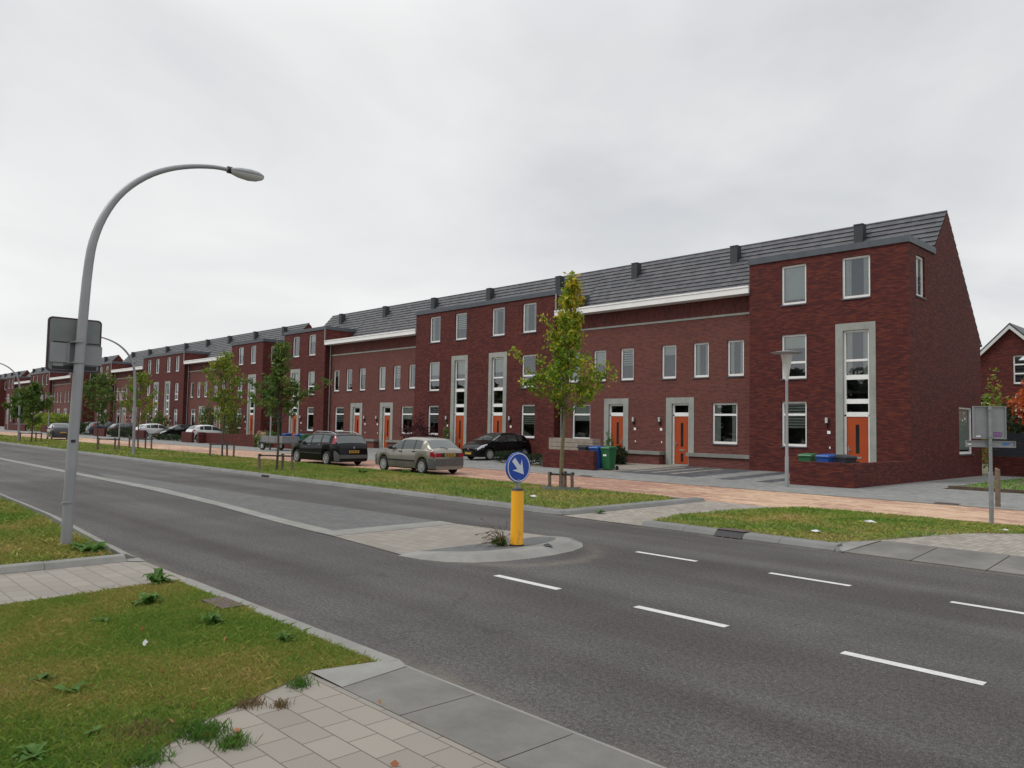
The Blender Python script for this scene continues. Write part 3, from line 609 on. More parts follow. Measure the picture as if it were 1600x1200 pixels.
def tall_house(loc, Wd, mirror, gable=None, expose=None, label='', parts=True, group=None):
    """mirror False: windows left, door right. gable/expose in {'left','right'}"""
    root = thing('terraced_house', label, 'house', loc, 0, group)
    mx = (lambda a, b: (a, b)) if not mirror else (lambda a, b: (Wd-b, Wd-a))
    wl = mx(1.52, 2.65); sr = mx(3.90, 5.51); op = mx(4.20, 5.25); w3 = mx(4.17, 5.31)
    holes = [(*wl, 1.27, 3.19), (*wl, 4.17, 6.08), (*wl, 7.38, 9.10), (*w3, 7.38, 9.09), (op[0]-.012, op[1]+.012, .12, 6.082)]
    def wallm():
        mb = MB(); wall_with_holes(mb, 0, Wd, -.05, 9.36, holes, 0, .16)
        for sd in ('left', 'right'):
            X = 0 if sd == 'left' else Wd
            if gable == sd:
                hs = [(.82, 1.78, 7.36, 9.02), (5.80, 7.77, 1.04, 3.12)] if sd == 'right' else []
                y_cut = RY-(RZ-9.36)/SL
                wall_with_holes(mb, 0, 9.0, -.05, 6.2, [h for h in hs if h[3] < 6], X, -.14 if sd == 'right' else .14, 'y')
                wall_with_holes(mb, 0, 2.6, 6.2, 9.36, [h for h in hs if h[3] > 6], X, -.14 if sd == 'right' else .14, 'y')
                yb = RY+(RZ-6.2)/((RZ-6.15)/(9.15-RY))
                mb.quad((X, 2.6, 6.2), (X, 9.0, 6.2), (X, 9.0, 6.32), (X, RY, RZ-.02), (X, y_cut, 9.36), (X, 2.6, 9.36))
            elif expose == sd:
                mb.quad((X, 0, -.05), (X, 2.9, -.05), (X, 2.9, 9.36), (X, 0, 9.36))
        return mb.mesh('wall', 'brick_dark')
    link('wall', cached(('tw', Wd, mirror, gable, expose), wallm), root)
    link('room', cached(('room', Wd), lambda: MB().box(.25, Wd-.25, 1.0, 1.1, 0, 9).box(.25, Wd-.25, .2, 1.0, 3.5, 3.6).box(.25, Wd-.25, .2, 1.0, 6.6, 6.7).mesh('room', 'room')), root)
    link('rear_wall', cached(('rw', Wd), lambda: MB().quad((Wd, 9.0, -.05), (0, 9.0, -.05), (0, 9.0, 6.2), (Wd, 9.0, 6.2)).mesh('rear_wall', 'brick_dark')), root)
    def cop():
        mb = MB(); a = -.06 if gable == 'left' or expose == 'left' else 0; b = Wd+.06 if gable == 'right' or expose == 'right' else Wd
        mb.box(a, b, -.06, .22, 9.36, 9.62)
        if a < 0: mb.box(a, .2, .22, 2.95, 9.36, 9.62)
        if b > Wd: mb.box(Wd-.2, b, .22, 2.95, 9.36, 9.62)
        mb.box(.2, Wd-.2, .22, 3.0, 9.28, 9.34)
        return mb.mesh('parapet_coping', 'lead')
    link('parapet_coping', cached(('cop', Wd, gable, expose), cop), root)
    r_ = link('roof', cached(('roof', Wd, 'tall'), lambda: roof_mesh(Wd, 2.6)), root)
    link('ridge', cached(('ridge', Wd), lambda: ridge_mesh(Wd)), r_)
    v_ = link('roof_vent', cached('vent', vent_mesh), root, (Wd*.5 if not gable else (3.38 if gable == 'right' else Wd-3.9), 0, 0))
    def surm():
        mb = MB(); a, b = sr; c, d = op; y0, y1 = -.02, .16
        mb.box(a, c, y0, y1, .05, 6.36); mb.box(d, b, y0, y1, .05, 6.36); mb.box(c, d, y0, y1, 6.07, 6.36)
        mb.box(c, d, 0.0, .3, .05, .22)
        return mb.mesh('door_surround', 'conc_trim')
    link('door_surround', cached(('sur', Wd, mirror), surm), root)
    w_ = op[1]-op[0]
    fm = link('door_frame', cached(('df', round(w_, 2)), lambda: MB().box(0, FR, 0, .07, .22, 2.56).box(w_-FR, w_, 0, .07, .22, 2.56).box(FR, w_-FR, 0, .07, 2.55, 2.63).mesh('door_frame', 'white')), root, (op[0], .1, 0))
    door_parts(root, op[0]+FR, .24, w_-2*FR, 2.55, .12, mirror, parts)
    window(root, op[0], 2.63, w_, 3.16-2.63, (), .015, 'none', parts, sill=False)
    window(root, op[0], 3.16, w_, 4.14-3.16, (), .015, 'none' if RB.random() < .7 else 'full', parts, sill=False)
    window(root, op[0], 4.14, w_, 6.07-4.14, (.70,), .015, None, parts, sill=False)
    window(root, wl[0], 1.27, wl[1]-wl[0], 1.92, (1.36,), 0, RB.choice(('slat', 'half', 'low', 'slat')), parts); window(root, wl[0], 4.17, wl[1]-wl[0], 1.91, (.70,), 0, None, parts)
    window(root, wl[0], 7.38, wl[1]-wl[0], 1.72, (), 0, None, parts); window(root, w3[0], 7.38, w3[1]-w3[0], 1.71, (), 0, None, parts)
    if gable == 'right':
        for (y, z, w, h) in ((.82, 7.36, .96, 1.66), (5.80, 1.04, 1.97, 2.08)):
            f = window(root, 0, z, w, h, (), 0, 'half' if z > 5 else 'full', parts, sill=True); f.rotation_euler = (0, 0, PI/2); f.location = (Wd-.085, y, z)
    if parts:
        lx = sr[0]-.42 if not mirror else sr[1]+.30
        link('wall_lamp', cached('wl', lambda: MB().lathe([(.055, 0), (.055, .22)], (.06, -.09, 0), 12).mesh('wall_lamp', 'lampglass', True)), root, (lx, 0, 2.28))
        link('lamp_bracket', cached('wlb', lambda: MB().box(.03, .09, -.1, 0, -.16, -.0).mesh('lamp_bracket', 'black')), root, (lx, 0, 2.28))
        link('number_plate', cached('np', lambda: MB().box(0, .13, -.012, 0, 0, .13).mesh('number_plate', 'white')), root, (lx+.06, 0, 1.83))
        link('doorbell', cached('bell', lambda: MB().box(0, .05, -.015, 0, 0, .09).mesh('doorbell', 'white')), root, (lx+.14, 0, 1.22))
    return root
def low_house(loc, Wd, mirror, label='', parts=True, group=None, pipe=False):
    """mirror False: door left (towards the middle of the pair is left), window right"""
    root = thing('terraced_house', label, 'house', loc, 0, group); Y = .5
    mx = (lambda a, b: (a, b)) if not mirror else (lambda a, b: (Wd-b, Wd-a))
    op = mx(1.50, 2.48); sr = mx(1.17, 2.78); gf = mx(3.76, 5.08)
    f2 = [mx(c-.43, c+.43) for c in (1.30, 3.14, 4.98)]
    holes = [(op[0]-.012, op[1]+.012, .12, 3.182), (*gf, 1.27, 3.18)]+[(*q, 4.42, 6.09) for q in f2]
    def wallm():
        mb = MB(); wall_with_holes(mb, 0, Wd, -.05, 7.24, holes, Y, .16)
        return mb.mesh('wall', 'brick_low')
    link('wall', cached(('lw', Wd, mirror), wallm), root)
    link('rear_wall', cached(('rw', Wd), lambda: MB().quad((Wd, 9.0, -.05), (0, 9.0, -.05), (0, 9.0, 6.2), (Wd, 9.0, 6.2)).mesh('rear_wall', 'brick_dark')), root)
    link('upper_wall', cached(('luw', Wd), lambda: MB().quad((0, Y+.01, 7.24), (Wd, Y+.01, 7.24), (Wd, Y+.01, 8.12), (0, Y+.01, 8.12)).mesh('upper_wall', 'brick_frieze')), root)
    link('stone_band', cached(('lb', Wd), lambda: MB().box(0, Wd, Y-.03, Y+.01, 7.235, 7.33).mesh('stone_band', 'conc_trim')), root)
    link('room', cached(('roomL', Wd), lambda: MB().box(0, Wd, 1.5, 1.6, 0, 8).box(0, Wd, .7, 1.5, 3.5, 3.6).box(0, Wd, .7, 1.5, 6.6, 6.7).mesh('room', 'room')), root)
    link('gutter_board', cached(('lg', Wd), lambda: MB().box(0, Wd, -.10, 1.9, 8.10, 8.42).box(0, Wd, -.13, -.10, 8.36, 8.44).mesh('gutter_board', 'fascia')), root)
    r_ = link('roof', cached(('roof', Wd, 'low'), lambda: roof_mesh(Wd, 1.82)), root)
    link('ridge', cached(('ridge', Wd), lambda: ridge_mesh(Wd)), r_)
    link('roof_vent', cached('vent', vent_mesh), root, (3.05 if not mirror else 2.7, 0, 0))
    def surm():
        mb = MB(); a, b = sr; c, d = op; y0, y1 = Y-.02, Y+.16
        mb.box(a, c, y0, y1, .05, 3.47); mb.box(d, b, y0, y1, .05, 3.47); mb.box(c, d, y0, y1, 3.17, 3.47); mb.box(c, d, Y, Y+.3, .05, .22)
        return mb.mesh('door_surround', 'conc_trim')
    link('door_surround', cached(('lsur', Wd, mirror), surm), root)
    w_ = op[1]-op[0]
    link('door_frame', cached(('df', round(w_, 2)), lambda: MB().box(0, FR, 0, .07, .22, 2.56).box(w_-FR, w_, 0, .07, .22, 2.56).box(FR, w_-FR, 0, .07, 2.55, 2.63).mesh('door_frame', 'white')), root, (op[0], Y+.1, 0))
    door_parts(root, op[0]+FR, .24, w_-2*FR, 2.55, Y+.12, mirror, parts)
    window(root, op[0], 2.63, w_, .54, (), Y+.015, 'none', parts, sill=False)
    window(root, gf[0], 1.27, gf[1]-gf[0], 1.91, (1.36,), Y, RB.choice(('half', 'slat', 'low', 'half', 'drape')), parts)
    for q in f2: window(root, q[0], 4.42, .86, 1.67, (), Y, None, parts)
    # stone bench ledges on brick plinths
    la = [mx(0, 1.12), mx(2.62, Wd)]
    for q, (a, b) in enumerate(la):
        link('stone_ledge', cached(('led', Wd, mirror, q), lambda: MB().box(a, b, .04, Y-.02, .64, .80).mesh('stone_ledge', 'conc_light')), root)
        a2, b2 = (a, b-.1) if a < .1 else (a+.1, b)
        if b > Wd-.1: b2 = b
        link('plinth', cached(('pli', Wd, mirror, q), lambda: MB().box(a2, b2, .12, Y-.01, -.05, .64).mesh('plinth', 'brick_low')), root)
    if pipe: link('drainpipe', cached('pipe', lambda: MB().tube([(.16, .40, 0), (.16, .40, 8.08)], .045, 8).tube([(.16, -.16, 8.44), (.16, -.16, 9.35)], .045, 8).mesh('drainpipe', 'metal', True)), root)
    if parts:
        lx = sr[0]-.42 if not mirror else sr[1]+.30
        link('wall_lamp', cached('wl', None), root, (lx, Y, 2.28)); link('lamp_bracket', cached('wlb', None), root, (lx, Y, 2.28))
        link('number_plate', cached('np', None), root, (lx+.06, Y, 1.83)); link('doorbell', cached('bell', None), root, (lx+.14, Y, 1.22))
    return root
ROWS = [(-61.42, 31.7, 'nearest terrace row'), (-118.05, 32.8, 'second terrace row'), (-174.7, 32.9, 'third terrace row'), (-231.5, 33.0, 'farthest terrace row')]
ORD = ['first', 'second', 'third', 'fourth', 'fifth', 'sixth', 'seventh', 'eighth']
for ri_, (x0, y0, rn) in enumerate(ROWS):
    P_ = ri_ < 2
    G_ = 'brick houses of the '+rn
    kinds = [('TR', 6.77), ('LR', 5.97), ('LL', 5.97), ('MR', 6.5), ('ML', 6.5), ('LR', 5.97), ('LL', 5.97), ('TL', 6.8)]
    x = x0+sum(k[1] for k in kinds)
    for i, (k, wd) in enumerate(kinds):
        x -= wd; o = ORD[i]
        rs_ = ['nearest row', 'second row', 'third row', 'farthest row'][ri_]
        d = {'TR': 'tall end house with bare gable and orange door', 'LR': 'low house, orange door left of its window', 'LL': 'low house, orange door right of its window',
             'MR': 'tall middle house, stone door frame left', 'ML': 'tall middle house, stone door frame right', 'TL': 'tall house at the far end'}[k]
        lb = '%s, %s from right, %s' % (d, o, rs_)
        if k == 'TR': tall_house((x, y0, 0), wd, False, 'right', 'left', lb, P_, G_)
        elif k == 'TL': tall_house((x, y0, 0), wd, True, 'left', 'right', lb, P_, G_)
        elif k == 'MR': tall_house((x, y0, 0), wd, True, None, 'right', lb, P_, G_)
        elif k == 'ML': tall_house((x, y0, 0), wd, False, None, 'left', lb, P_, G_)
        elif k == 'LR': low_house((x, y0, 0), wd, False, lb, P_, G_)
        else: low_house((x, y0, 0), wd, True, lb, P_, G_, pipe=True)

# ---------------------------------------------------------------- cars
def lerp(prof, x): return float(np.interp(x, [p[0] for p in prof], [p[1] for p in prof]))
def smoothlerp(prof, x, k=.06): return sum(lerp(prof, x+d) for d in (-k, -k/2, 0, k/2, k))/5
def make_car(label, loc, rz, paint, c, group=None, detail=True):
    Lc, xf, xr, rw = c['L'], c['xf'], c['xr'], c.get('rw', .31)
    root = thing('parked_car', label, 'car', loc, rz, group)
    top, belt, plan = c['top'], c['belt'], c['plan']; ra = rw+.055
    def sec(x):
        zb = c.get('gc', .20)
        for xw in (xf, xr):
            d = abs(x-xw)
            if d < ra: zb = max(zb, rw+math.sqrt(ra*ra-d*d))
        zt = smoothlerp(top, x, .05); bl = min(smoothlerp(belt, x), zt-.045); w = smoothlerp(plan, x, .04)
        gh = zt-bl; wt = w*.95-max(0, gh-.06)*c.get('tum', .36)
        zt_s = zt-min(.06, gh*.35)
        return [(0, zb), (w*.84, zb), (w*.965, zb+.035), (w, zb+(bl-zb)*.38), (w*1.0, zb+(bl-zb)*.62), (w*.985, bl-.05*(bl-zb)), (w*.955, bl),
                ((w*.95+wt)/2+.012, (bl+zt_s)/2), (wt, zt_s), (wt-.09, zt-.012), (wt*.5, zt+.012), (0, zt+.018)]
    def sp(x, r):
        q = sec(x); i = min(int(r), len(q)-2); f = r-i; return Vector((q[i][0]*(1-f)+q[i+1][0]*f, q[i][1]*(1-f)+q[i+1][1]*f))
    X = lambda x: Lc/2-x
    st = sorted(set([0, .03, .07]+[round(.1+.055*i, 3) for i in range(int((Lc-.2)/.055)+1)]+[Lc-.07, Lc-.03, Lc]))
    mb = MB(); rings = []
    for x in st:
        q = sec(x); pts = [(X(x), -y, z) for y, z in q[::-1]]+[(X(x), y, z) for y, z in q[1:]]
        pts = pts[:-1] if pts[-1] == pts[0] else pts; k = len(mb.v); mb.v += pts; rings.append((k, len(pts)))
    n = rings[0][1]
    for (a, _), (b_, _) in zip(rings[:-1], rings[1:]):
        for j in range(n): mb.f.append((a+j, a+(j+1) % n, b_+(j+1) % n, b_+j))
    a = rings[0][0]; mb.f.append(tuple(a+j for j in range(n))[::-1]); a = rings[-1][0]; mb.f.append(tuple(a+j for j in range(n)))
    body = mb.build('body', paint, root, True, angle=38)
    def patch(name, x0, x1, ra_, rb, mat, off=.006, nx=14, nr=6, sides=(1, -1), parent=root, poly=None, one=True):
        obs = []
        def gen(mb, s):
            g = [[None]*(nr+1) for _ in range(nx+1)]
            for i in range(nx+1):
                x = x0+(x1-x0)*i/nx
                for j in range(nr+1):
                    rr0, rr1 = (ra_(x) if callable(ra_) else ra_), (rb(x) if callable(rb) else rb)
                    r = rr0+(rr1-rr0)*j/nr; p = sp(x, r); q = sp(x, min(r+.05, 11)); q0 = sp(x, max(r-.05, 0)); t = q-q0
                    nrm = Vector((t.y, -t.x)); nrm = nrm.normalized() if nrm.length > 1e-6 else Vector((1, 0))
                    e = .02; dz = sp(min(x+e, Lc), r)-sp(max(x-e, 0), r); slope = dz.dot(nrm)/(2*e)
                    nn = Vector((nrm.x, nrm.y, 0)); fx = slope; l_ = math.sqrt(1+fx*fx); 
                    g[i][j] = (X(x)+off*fx/l_, s*(p.x+nrm.x*off/l_), p.y+nrm.y*off/l_)
            k = len(mb.v)
            for row in g: mb.v += row
            for i in range(nx):
                for j in range(nr):
                    a_ = k+i*(nr+1)+j; f = (a_, a_+nr+1, a_+nr+2, a_+1); mb.f.append(f if s > 0 else f[::-1])
        if one:
            m_ = MB(); [gen(m_, s) for s in sides]; return m_.build(name, mat, parent, True, angle=60)
        for s in sides:
            m_ = MB(); gen(m_, s); obs.append(m_.build(name, mat, parent, True, angle=60))
        return obs
    for (a_, b_) in c['side']: patch('side_window', a_, b_, 6.18, 7.85, 'carglass', .005, one=False)
    a_, b_ = c['ws']; patch('windshield', a_, b_, 8.12, 11, 'carglass', .006, 12, 8)
    a_, b_ = c['rwn']; patch('rear_window', a_, b_, c.get('rwr', 8.15), 11, 'carglass', .006, 12, 8)
    # dark trim above arches and sill
    for i, xw in enumerate((xf, xr)):
        for s in (1, -1):
            wy = smoothlerp(plan, xw)
            t = MB().lathe([(rw-.10, -.09), (rw, -.10), (rw+.003, -.03), (rw-.02, 0), (rw-.085, -.004), (rw-.10, -.045)], (0, 0, 0), 28, 'y')
            t.lathe([(rw*.66, -.05), (rw*.66, -.03)], (0, 0, 0), 20, 'y')
            wv = t.build('wheel', 'rubber', root, True, (X(xw), s*(wy-.02), rw), 40)
            if s < 0: wv.rotation_euler = (0, 0, PI)
            r_ = MB(); R_ = rw*.66; r_.lathe([(R_, -.02), (R_+.008, -.002), (R_-.018, -.002), (R_-.028, -.03)], (0, 0, 0), 28, 'y', False); r_.lathe([(.05, -.02), (.045, -.004), (.02, 0)], (0, 0, 0), 14, 'y')
            ns = c.get('spokes', 8)
            for k in range(ns):
                t0 = 2*PI*k/ns; d = (math.cos(t0), math.sin(t0)); e = (-d[1], d[0]); w0, w1 = .020, min(.034, .16/ns*2.2)
                r_.quad(*[(d[0]*a2+e[0]*b2, y2, d[1]*a2+e[1]*b2) for a2, b2, y2 in ((.03, -w0, -.006), (R_-.01, -w1, -.012), (R_-.01, w1, -.012), (.03, w0, -.006))])
            r_.build('rim', 'rim', wv, True)
    MB().box(X(Lc-.25), X(.25), -c['W']/2+.24, c['W']/2-.24, .17, .60).build('underbody', 'black', root)
    if c.get('trim'):
        t = MB()
        z0, z1 = c['trim']
        for s in (1, -1): t.box(X(xr-ra-.03), X(xf+ra+.03), min(s*(c['W']/2-.005), s*(c['W']/2+.012)), max(s*(c['W']/2-.005), s*(c['W']/2+.012)), z0, z1)
        t.build('side_trim', 'black', root)
    if c.get('sill'): patch('lower_side_tone', xf+ra+.02, xr-ra-.02, 1.9, 3.0, c['sill'], .007, 10, 4, one=False)  # painted dark band on the body side, no fitted panel
    def bump(name, x0, x1, r0_, r1_, mat): return patch(name, x0, x1, r0_, r1_, mat, .012, 8, 5)
    bm = c.get('bumper', paint)
    bump('front_bumper', 0, .30, 2.0, 3.9, bm); bump('rear_bumper', Lc-.30, Lc, 2.0, 3.9, bm)
    wf, wr = smoothlerp(plan, 0), smoothlerp(plan, Lc)
    bz = c.get('bz', (.33, .55))
    MB().box(X(0)-.01, X(0)+.02, -wf, wf, *bz).build('front_bumper_face', bm, root); MB().box(X(Lc)-.02, X(Lc)+.01, -wr, wr, *bz).build('rear_bumper_face', bm, root)
    # lamps
    h = c['head']; patch('headlight', h[0], h[1], h[2], h[3], 'clearlens', .010, 8, 5, one=False)
    t_ = c['tail']; patch('taillight', t_[0], t_[1], t_[2], t_[3], 'redlens', .010, 6, 6, one=False)
    if c.get('tailface'):
        y0, y1, z0, z1 = c['tailface']
        for s in (1, -1): MB().box(X(Lc)-.028, X(Lc)+.01, min(s*y0, s*y1), max(s*y0, s*y1), z0, z1).build('tail_lens', 'redlens', root)
    if c.get('panel'): y, z0, z1 = c['panel']; MB().box(X(Lc)-.022, X(Lc)+.01, -y, y, z0, z1).build('tail_panel', 'black', root)
    pz = c.get('pz', .62)
    pl = MB().box(X(Lc)-.036, X(Lc)-.022, -.26, .26, pz, pz+.115).build('number_plate', 'plate', root)
    tx = MB()
    for k, y in enumerate((-.19, -.13, -.045, .015, .10, .16)): tx.box(X(Lc)-.039, X(Lc)-.0365, y, y+.038, pz+.024, pz+.092)
    if detail: tx.build('plate_characters', 'platetext', pl)
    fz = c.get('fpz', .42); MB().box(X(0)+.022, X(0)+.036, -.26, .26, fz, fz+.115).build('number_plate', 'plate', root)
    MB().box(X(0)+.004, X(0)+.024, -wf*.62, wf*.62, c.get('gz', (.52, .60))[0], c.get('gz', (.52, .60))[1]).build('grille', 'black', root)
    # mirrors and handles
    xm = c['side'][0][0]+.12
    for s in (1, -1):
        q = sp(xm, 6.1); b_ = MB(); cx, cy, cz = X(xm), s*(q.x+.12), q.y+.09
        b_.lathe([(.03, -.09), (.075, -.06), (.085, 0), (.07, .06), (.02, .085)], (cx, cy, cz), 12, 'y'); b_.box(cx-.03, cx+.02, min(s*q.x, cy), max(s*q.x, cy), cz-.06, cz-.02)
        b_.build('wing_mirror', c.get('mirror', 'black'), root, True)
        if detail:
            for xh in c['handles']:
                q = sp(xh, 5.2); MB().box(X(xh)-.09, X(xh)+.09, min(s*(q.x-.01), s*(q.x+.025)), max(s*(q.x-.01), s*(q.x+.025)), q.y-.045, q.y-.01).build('door_handle', c.get('hmat', 'black'), root)
    if detail:
        t = MB()
        for xh in c['seams']:
            for s in (1, -1):
                for r0_ in np.arange(2.6, 5.9, .35):
                    a_, b_ = sp(xh, r0_), sp(xh, min(r0_+.35, 5.95)); o = .0035
                    t.quad((X(xh)-.006, s*(a_.x+o), a_.y), (X(xh)+.006, s*(a_.x+o), a_.y), (X(xh)+.006, s*(b_.x+o), b_.y), (X(xh)-.006, s*(b_.x+o), b_.y))
        t.build('door_seams', 'black', root)
        t = MB()
        for s in (1, -1):
            for (px0, px1) in c.get('pillars', []):
                for j in range(6):
                    r0_, r1_ = 6.1+(7.9-6.1)*j/6, 6.1+(7.9-6.1)*(j+1)/6; o = .009
                    a_, b_ = sp(px0, r0_), sp(px0, r1_); cc, dd = sp(px1, r0_), sp(px1, r1_)
                    t.quad((X(px0), s*(a_.x+o), a_.y), (X(px1), s*(cc.x+o), cc.y), (X(px1), s*(dd.x+o), dd.y), (X(px0), s*(b_.x+o), b_.y))
        if t.v: t.build('window_pillars', 'black', root)
    if c.get('rails'):
        xa, xb = c['rails']
        for s in (1, -1):
            pts = []
            for i in range(13):
                x = xa+(xb-xa)*i/12; q = sp(x, 9.0); lift = .07*min(1, min(i, 12-i)/2.0); pts.append((X(x), s*(q.x-.03), q.y+lift+.005))
            MB().tube(pts, .018, 8).build('roof_rail', 'rim', root, True)
    if c.get('badge') == 'diamond': MB().prism([(-.04, 0), (0, -.06), (.04, 0), (0, .06)], 0, .012).build('badge', 'chrome', root).matrix_local = Matrix.Translation((X(Lc)-.014, 0, c['badgez'])) @ Matrix(((0, 0, -1, 0), (1, 0, 0, 0), (0, 1, 0, 0), (0, 0, 0, 1)))
    if c.get('badge') == 'front': MB().prism([(-.05, -.05), (-.01, -.02), (.01, -.06), (.05, -.05), (.03, 0), (.06, .05), (.01, .03), (-.03, .06), (-.05, .02)], 0, .012).build('badge', 'chrome', root).matrix_local = Matrix.Translation((X(0)+.012, 0, c['badgez'])) @ Matrix(((0, 0, 1, 0), (1, 0, 0, 0), (0, 1, 0, 0), (0, 0, 0, 1)))
    if c.get('wiper'): MB().tube([(X(Lc-.10), 0, c['wiper']), (X(Lc-.2), .30, c['wiper']+.06)], .012, 6).build('rear_wiper', 'black', root)
    return root
CARS = {}
CARS['hatch90'] = dict(L=4.05, W=1.69, xf=.82, xr=3.34, rw=.295, spokes=10, gc=.20, tum=.40,
    top=[(0, .62), (.06, .70), (.35, .80), (1.10, .95), (1.20, .98), (1.85, 1.34), (2.2, 1.40), (3.0, 1.395), (3.35, 1.355), (3.45, 1.30), (3.86, .985), (3.95, .955), (4.0, .90), (4.05, .72)],
    belt=[(0, .60), (.3, .76), (1.2, .885), (3.3, .93), (4.05, .90)], plan=[(0, .62), (.10, .70), (.4, .80), (.9, .845), (3.3, .845), (3.75, .81), (3.97, .74), (4.05, .68)],
    side=[(1.32, 2.02), (2.10, 2.80), (2.86, 3.26)], pillars=[(2.02, 2.10), (2.80, 2.86)], ws=(1.27, 1.78), rwn=(3.44, 3.82), head=(.03, .30, 4.9, 5.95), tail=(3.82, 4.02, 4.25, 5.6), tailface=(.44, .69, .68, .83), panel=(.44, .68, .83),
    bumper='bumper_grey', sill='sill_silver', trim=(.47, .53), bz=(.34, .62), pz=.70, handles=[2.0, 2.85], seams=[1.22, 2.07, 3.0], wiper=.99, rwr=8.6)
MT['sill_silver'] = plain('lower body paint with dirt and ground reflection', (.13, .122, .10), .55, .1, var=.2)  # darker silver: ground reflection painted into the colour, plus road dirt
MT['bumper_grey'] = plain('grey plastic bumper', (.085, .085, .085), .6, var=.1)
CARS['estate'] = dict(L=4.50, W=1.77, xf=.88, xr=3.57, rw=.32, spokes=8, gc=.19, tum=.33, trim=(.50, .56), hmat='chrome',
    top=[(0, .62), (.08, .74), (.35, .86), (.95, 1.0), (1.1, 1.04), (1.85, 1.40), (2.2, 1.455), (3.3, 1.45), (4.02, 1.40), (4.12, 1.36), (4.36, .98), (4.44, .92), (4.5, .72)],
    belt=[(0, .60), (.3, .82), (1.2, .93), (3.6, 1.0), (4.5, 1.0)], plan=[(0, .60), (.10, .72), (.4, .83), (.9, .885), (3.6, .885), (4.1, .86), (4.38, .80), (4.5, .72)],
    side=[(1.25, 2.15), (2.24, 3.02), (3.12, 3.75)], pillars=[(2.15, 2.24), (3.02, 3.12)], ws=(1.2, 1.80), rwn=(4.14, 4.34), head=(.05, .42, 4.9, 5.95), tail=(4.02, 4.26, 5.5, 8.3),
    bumper='bumper_grey', bz=(.34, .50), pz=.58, handles=[2.1, 3.0], seams=[1.2, 2.2, 3.15], wiper=.97, rails=(1.95, 3.95), badge='diamond', badgez=.82, rwr=8.2)
CARS['hatch00'] = dict(L=4.03, W=1.73, xf=.82, xr=3.36, rw=.31, spokes=12, gc=.19, tum=.36, hmat='blackpaint', bumper='blackpaint',
    top=[(0, .58), (.06, .68), (.30, .84), (.85, 1.0), (.98, 1.04), (1.75, 1.42), (2.1, 1.475), (2.8, 1.46), (3.45, 1.36), (3.85, 1.02), (3.95, .92), (4.03, .70)],
    belt=[(0, .56), (.3, .80), (1.0, .93), (3.4, 1.02), (4.03, .98)], plan=[(0, .55), (.08, .66), (.4, .80), (.9, .865), (3.4, .865), (3.8, .82), (4.03, .70)],
    side=[(1.12, 2.02), (2.08, 2.80), (2.86, 3.20)], pillars=[(2.02, 2.08)], ws=(1.02, 1.72), rwn=(3.48, 3.80), head=(.07, .62, 4.55, 5.9), tail=(3.72, 3.96, 4.8, 6.6), bz=(.26, .42),
    pz=.60, fpz=.30, gz=(.42, .50), handles=[2.0, 2.75], seams=[1.1, 2.05, 3.0], badge='front', badgez=.60)
CARS['small'] = dict(CARS['hatch00'], badge=None, L=3.85, xr=3.2, top=[(0, .60), (.06, .70), (.30, .84), (.85, .98), (.98, 1.02), (1.7, 1.40), (2.1, 1.47), (2.8, 1.46), (3.4, 1.36), (3.72, 1.02), (3.8, .9), (3.85, .70)],
    plan=[(0, .55), (.08, .66), (.4, .80), (.9, .85), (3.2, .85), (3.6, .82), (3.85, .70)], belt=[(0, .56), (.3, .80), (1.0, .93), (3.3, 1.0), (3.85, .98)], side=[(1.12, 1.98), (2.04, 2.72), (2.78, 3.1)], pillars=[(1.98, 2.04)], rwn=(3.38, 3.68), tail=(3.52, 3.8, 4.8, 6.6), hmat='black')
pb = plain('black car paint', (.003, .003, .004), .25, 0, var=.05, spec=.22, coat=.10); MT['blackpaint'] = pb
MT['whitepaint'] = carpaint('white car paint', (.68, .69, .69), 0, .3)
MT['dkbluepaint'] = carpaint('dark blue car paint', (.014, .02, .035), .1, .3, .3)
MT['dkgreypaint'] = carpaint('dark grey car paint', (.012, .013, .016), .1, .3, .3)
silver = carpaint('champagne silver car paint', (.25, .235, .20), .4, .34)
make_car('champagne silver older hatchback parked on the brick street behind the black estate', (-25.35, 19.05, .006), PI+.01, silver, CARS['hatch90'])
make_car('black estate car with silver roof rails parked on the brick street', (-32.4, 19.1, .006), PI, pb, CARS['estate'])
make_car('small black hatchback with clear headlamps parked nose out on the driveway beside the stone steps', (-31.75, 29.3, .07), -PI/2-.02, pb, CARS['hatch00'])
make_car('white hatchback half hidden behind a low brick wall left of the flatbed trailer', (-70.3, 29.2, .08), PI/2, MT['whitepaint'], dict(CARS['small'], bumper='whitepaint'), 'cars parked in the front gardens', False)
make_car('black car parked nose out between the two white hatchbacks', (-76.9, 28.9, .07), -PI/2, pb, dict(CARS['hatch00'], badge=None), 'cars parked in the front gardens', False)
make_car('white hatchback further left, next to the low wall end', (-82.9, 28.9, .07), PI/2, MT['whitepaint'], dict(CARS['hatch00'], badge=None, bumper='whitepaint'), 'cars parked in the front gardens', False)
make_car('dark grey car with red tail lamps, left of the further white hatchback', (-91.2, 28.9, .07), PI/2, MT['dkgreypaint'], dict(CARS['hatch00'], badge=None, bumper='dkgreypaint'), 'cars parked in the front gardens', False)
make_car('dark blue estate car with red tail lamps beside a brick garden wall', (-98.2, 28.9, .07), PI/2, MT['dkbluepaint'], dict(CARS['estate'], badge=None, bumper='dkbluepaint'), 'cars parked in the front gardens', False)
make_car('dark car just right of the near lamp pole, farthest of the cars in front gardens', (-106.5, 29.0, .07), -PI/2, MT['dkgreypaint'], dict(CARS['hatch00'], badge=None), 'cars parked in the front gardens', False)
make_car('dark grey hatchback parked far away on the brick street, left of the near lamp pole', (-79.6, 19.3, .006), PI-.1, MT['dkgreypaint'], dict(CARS['hatch00'], badge=None, bumper='dkgreypaint'), None, False)

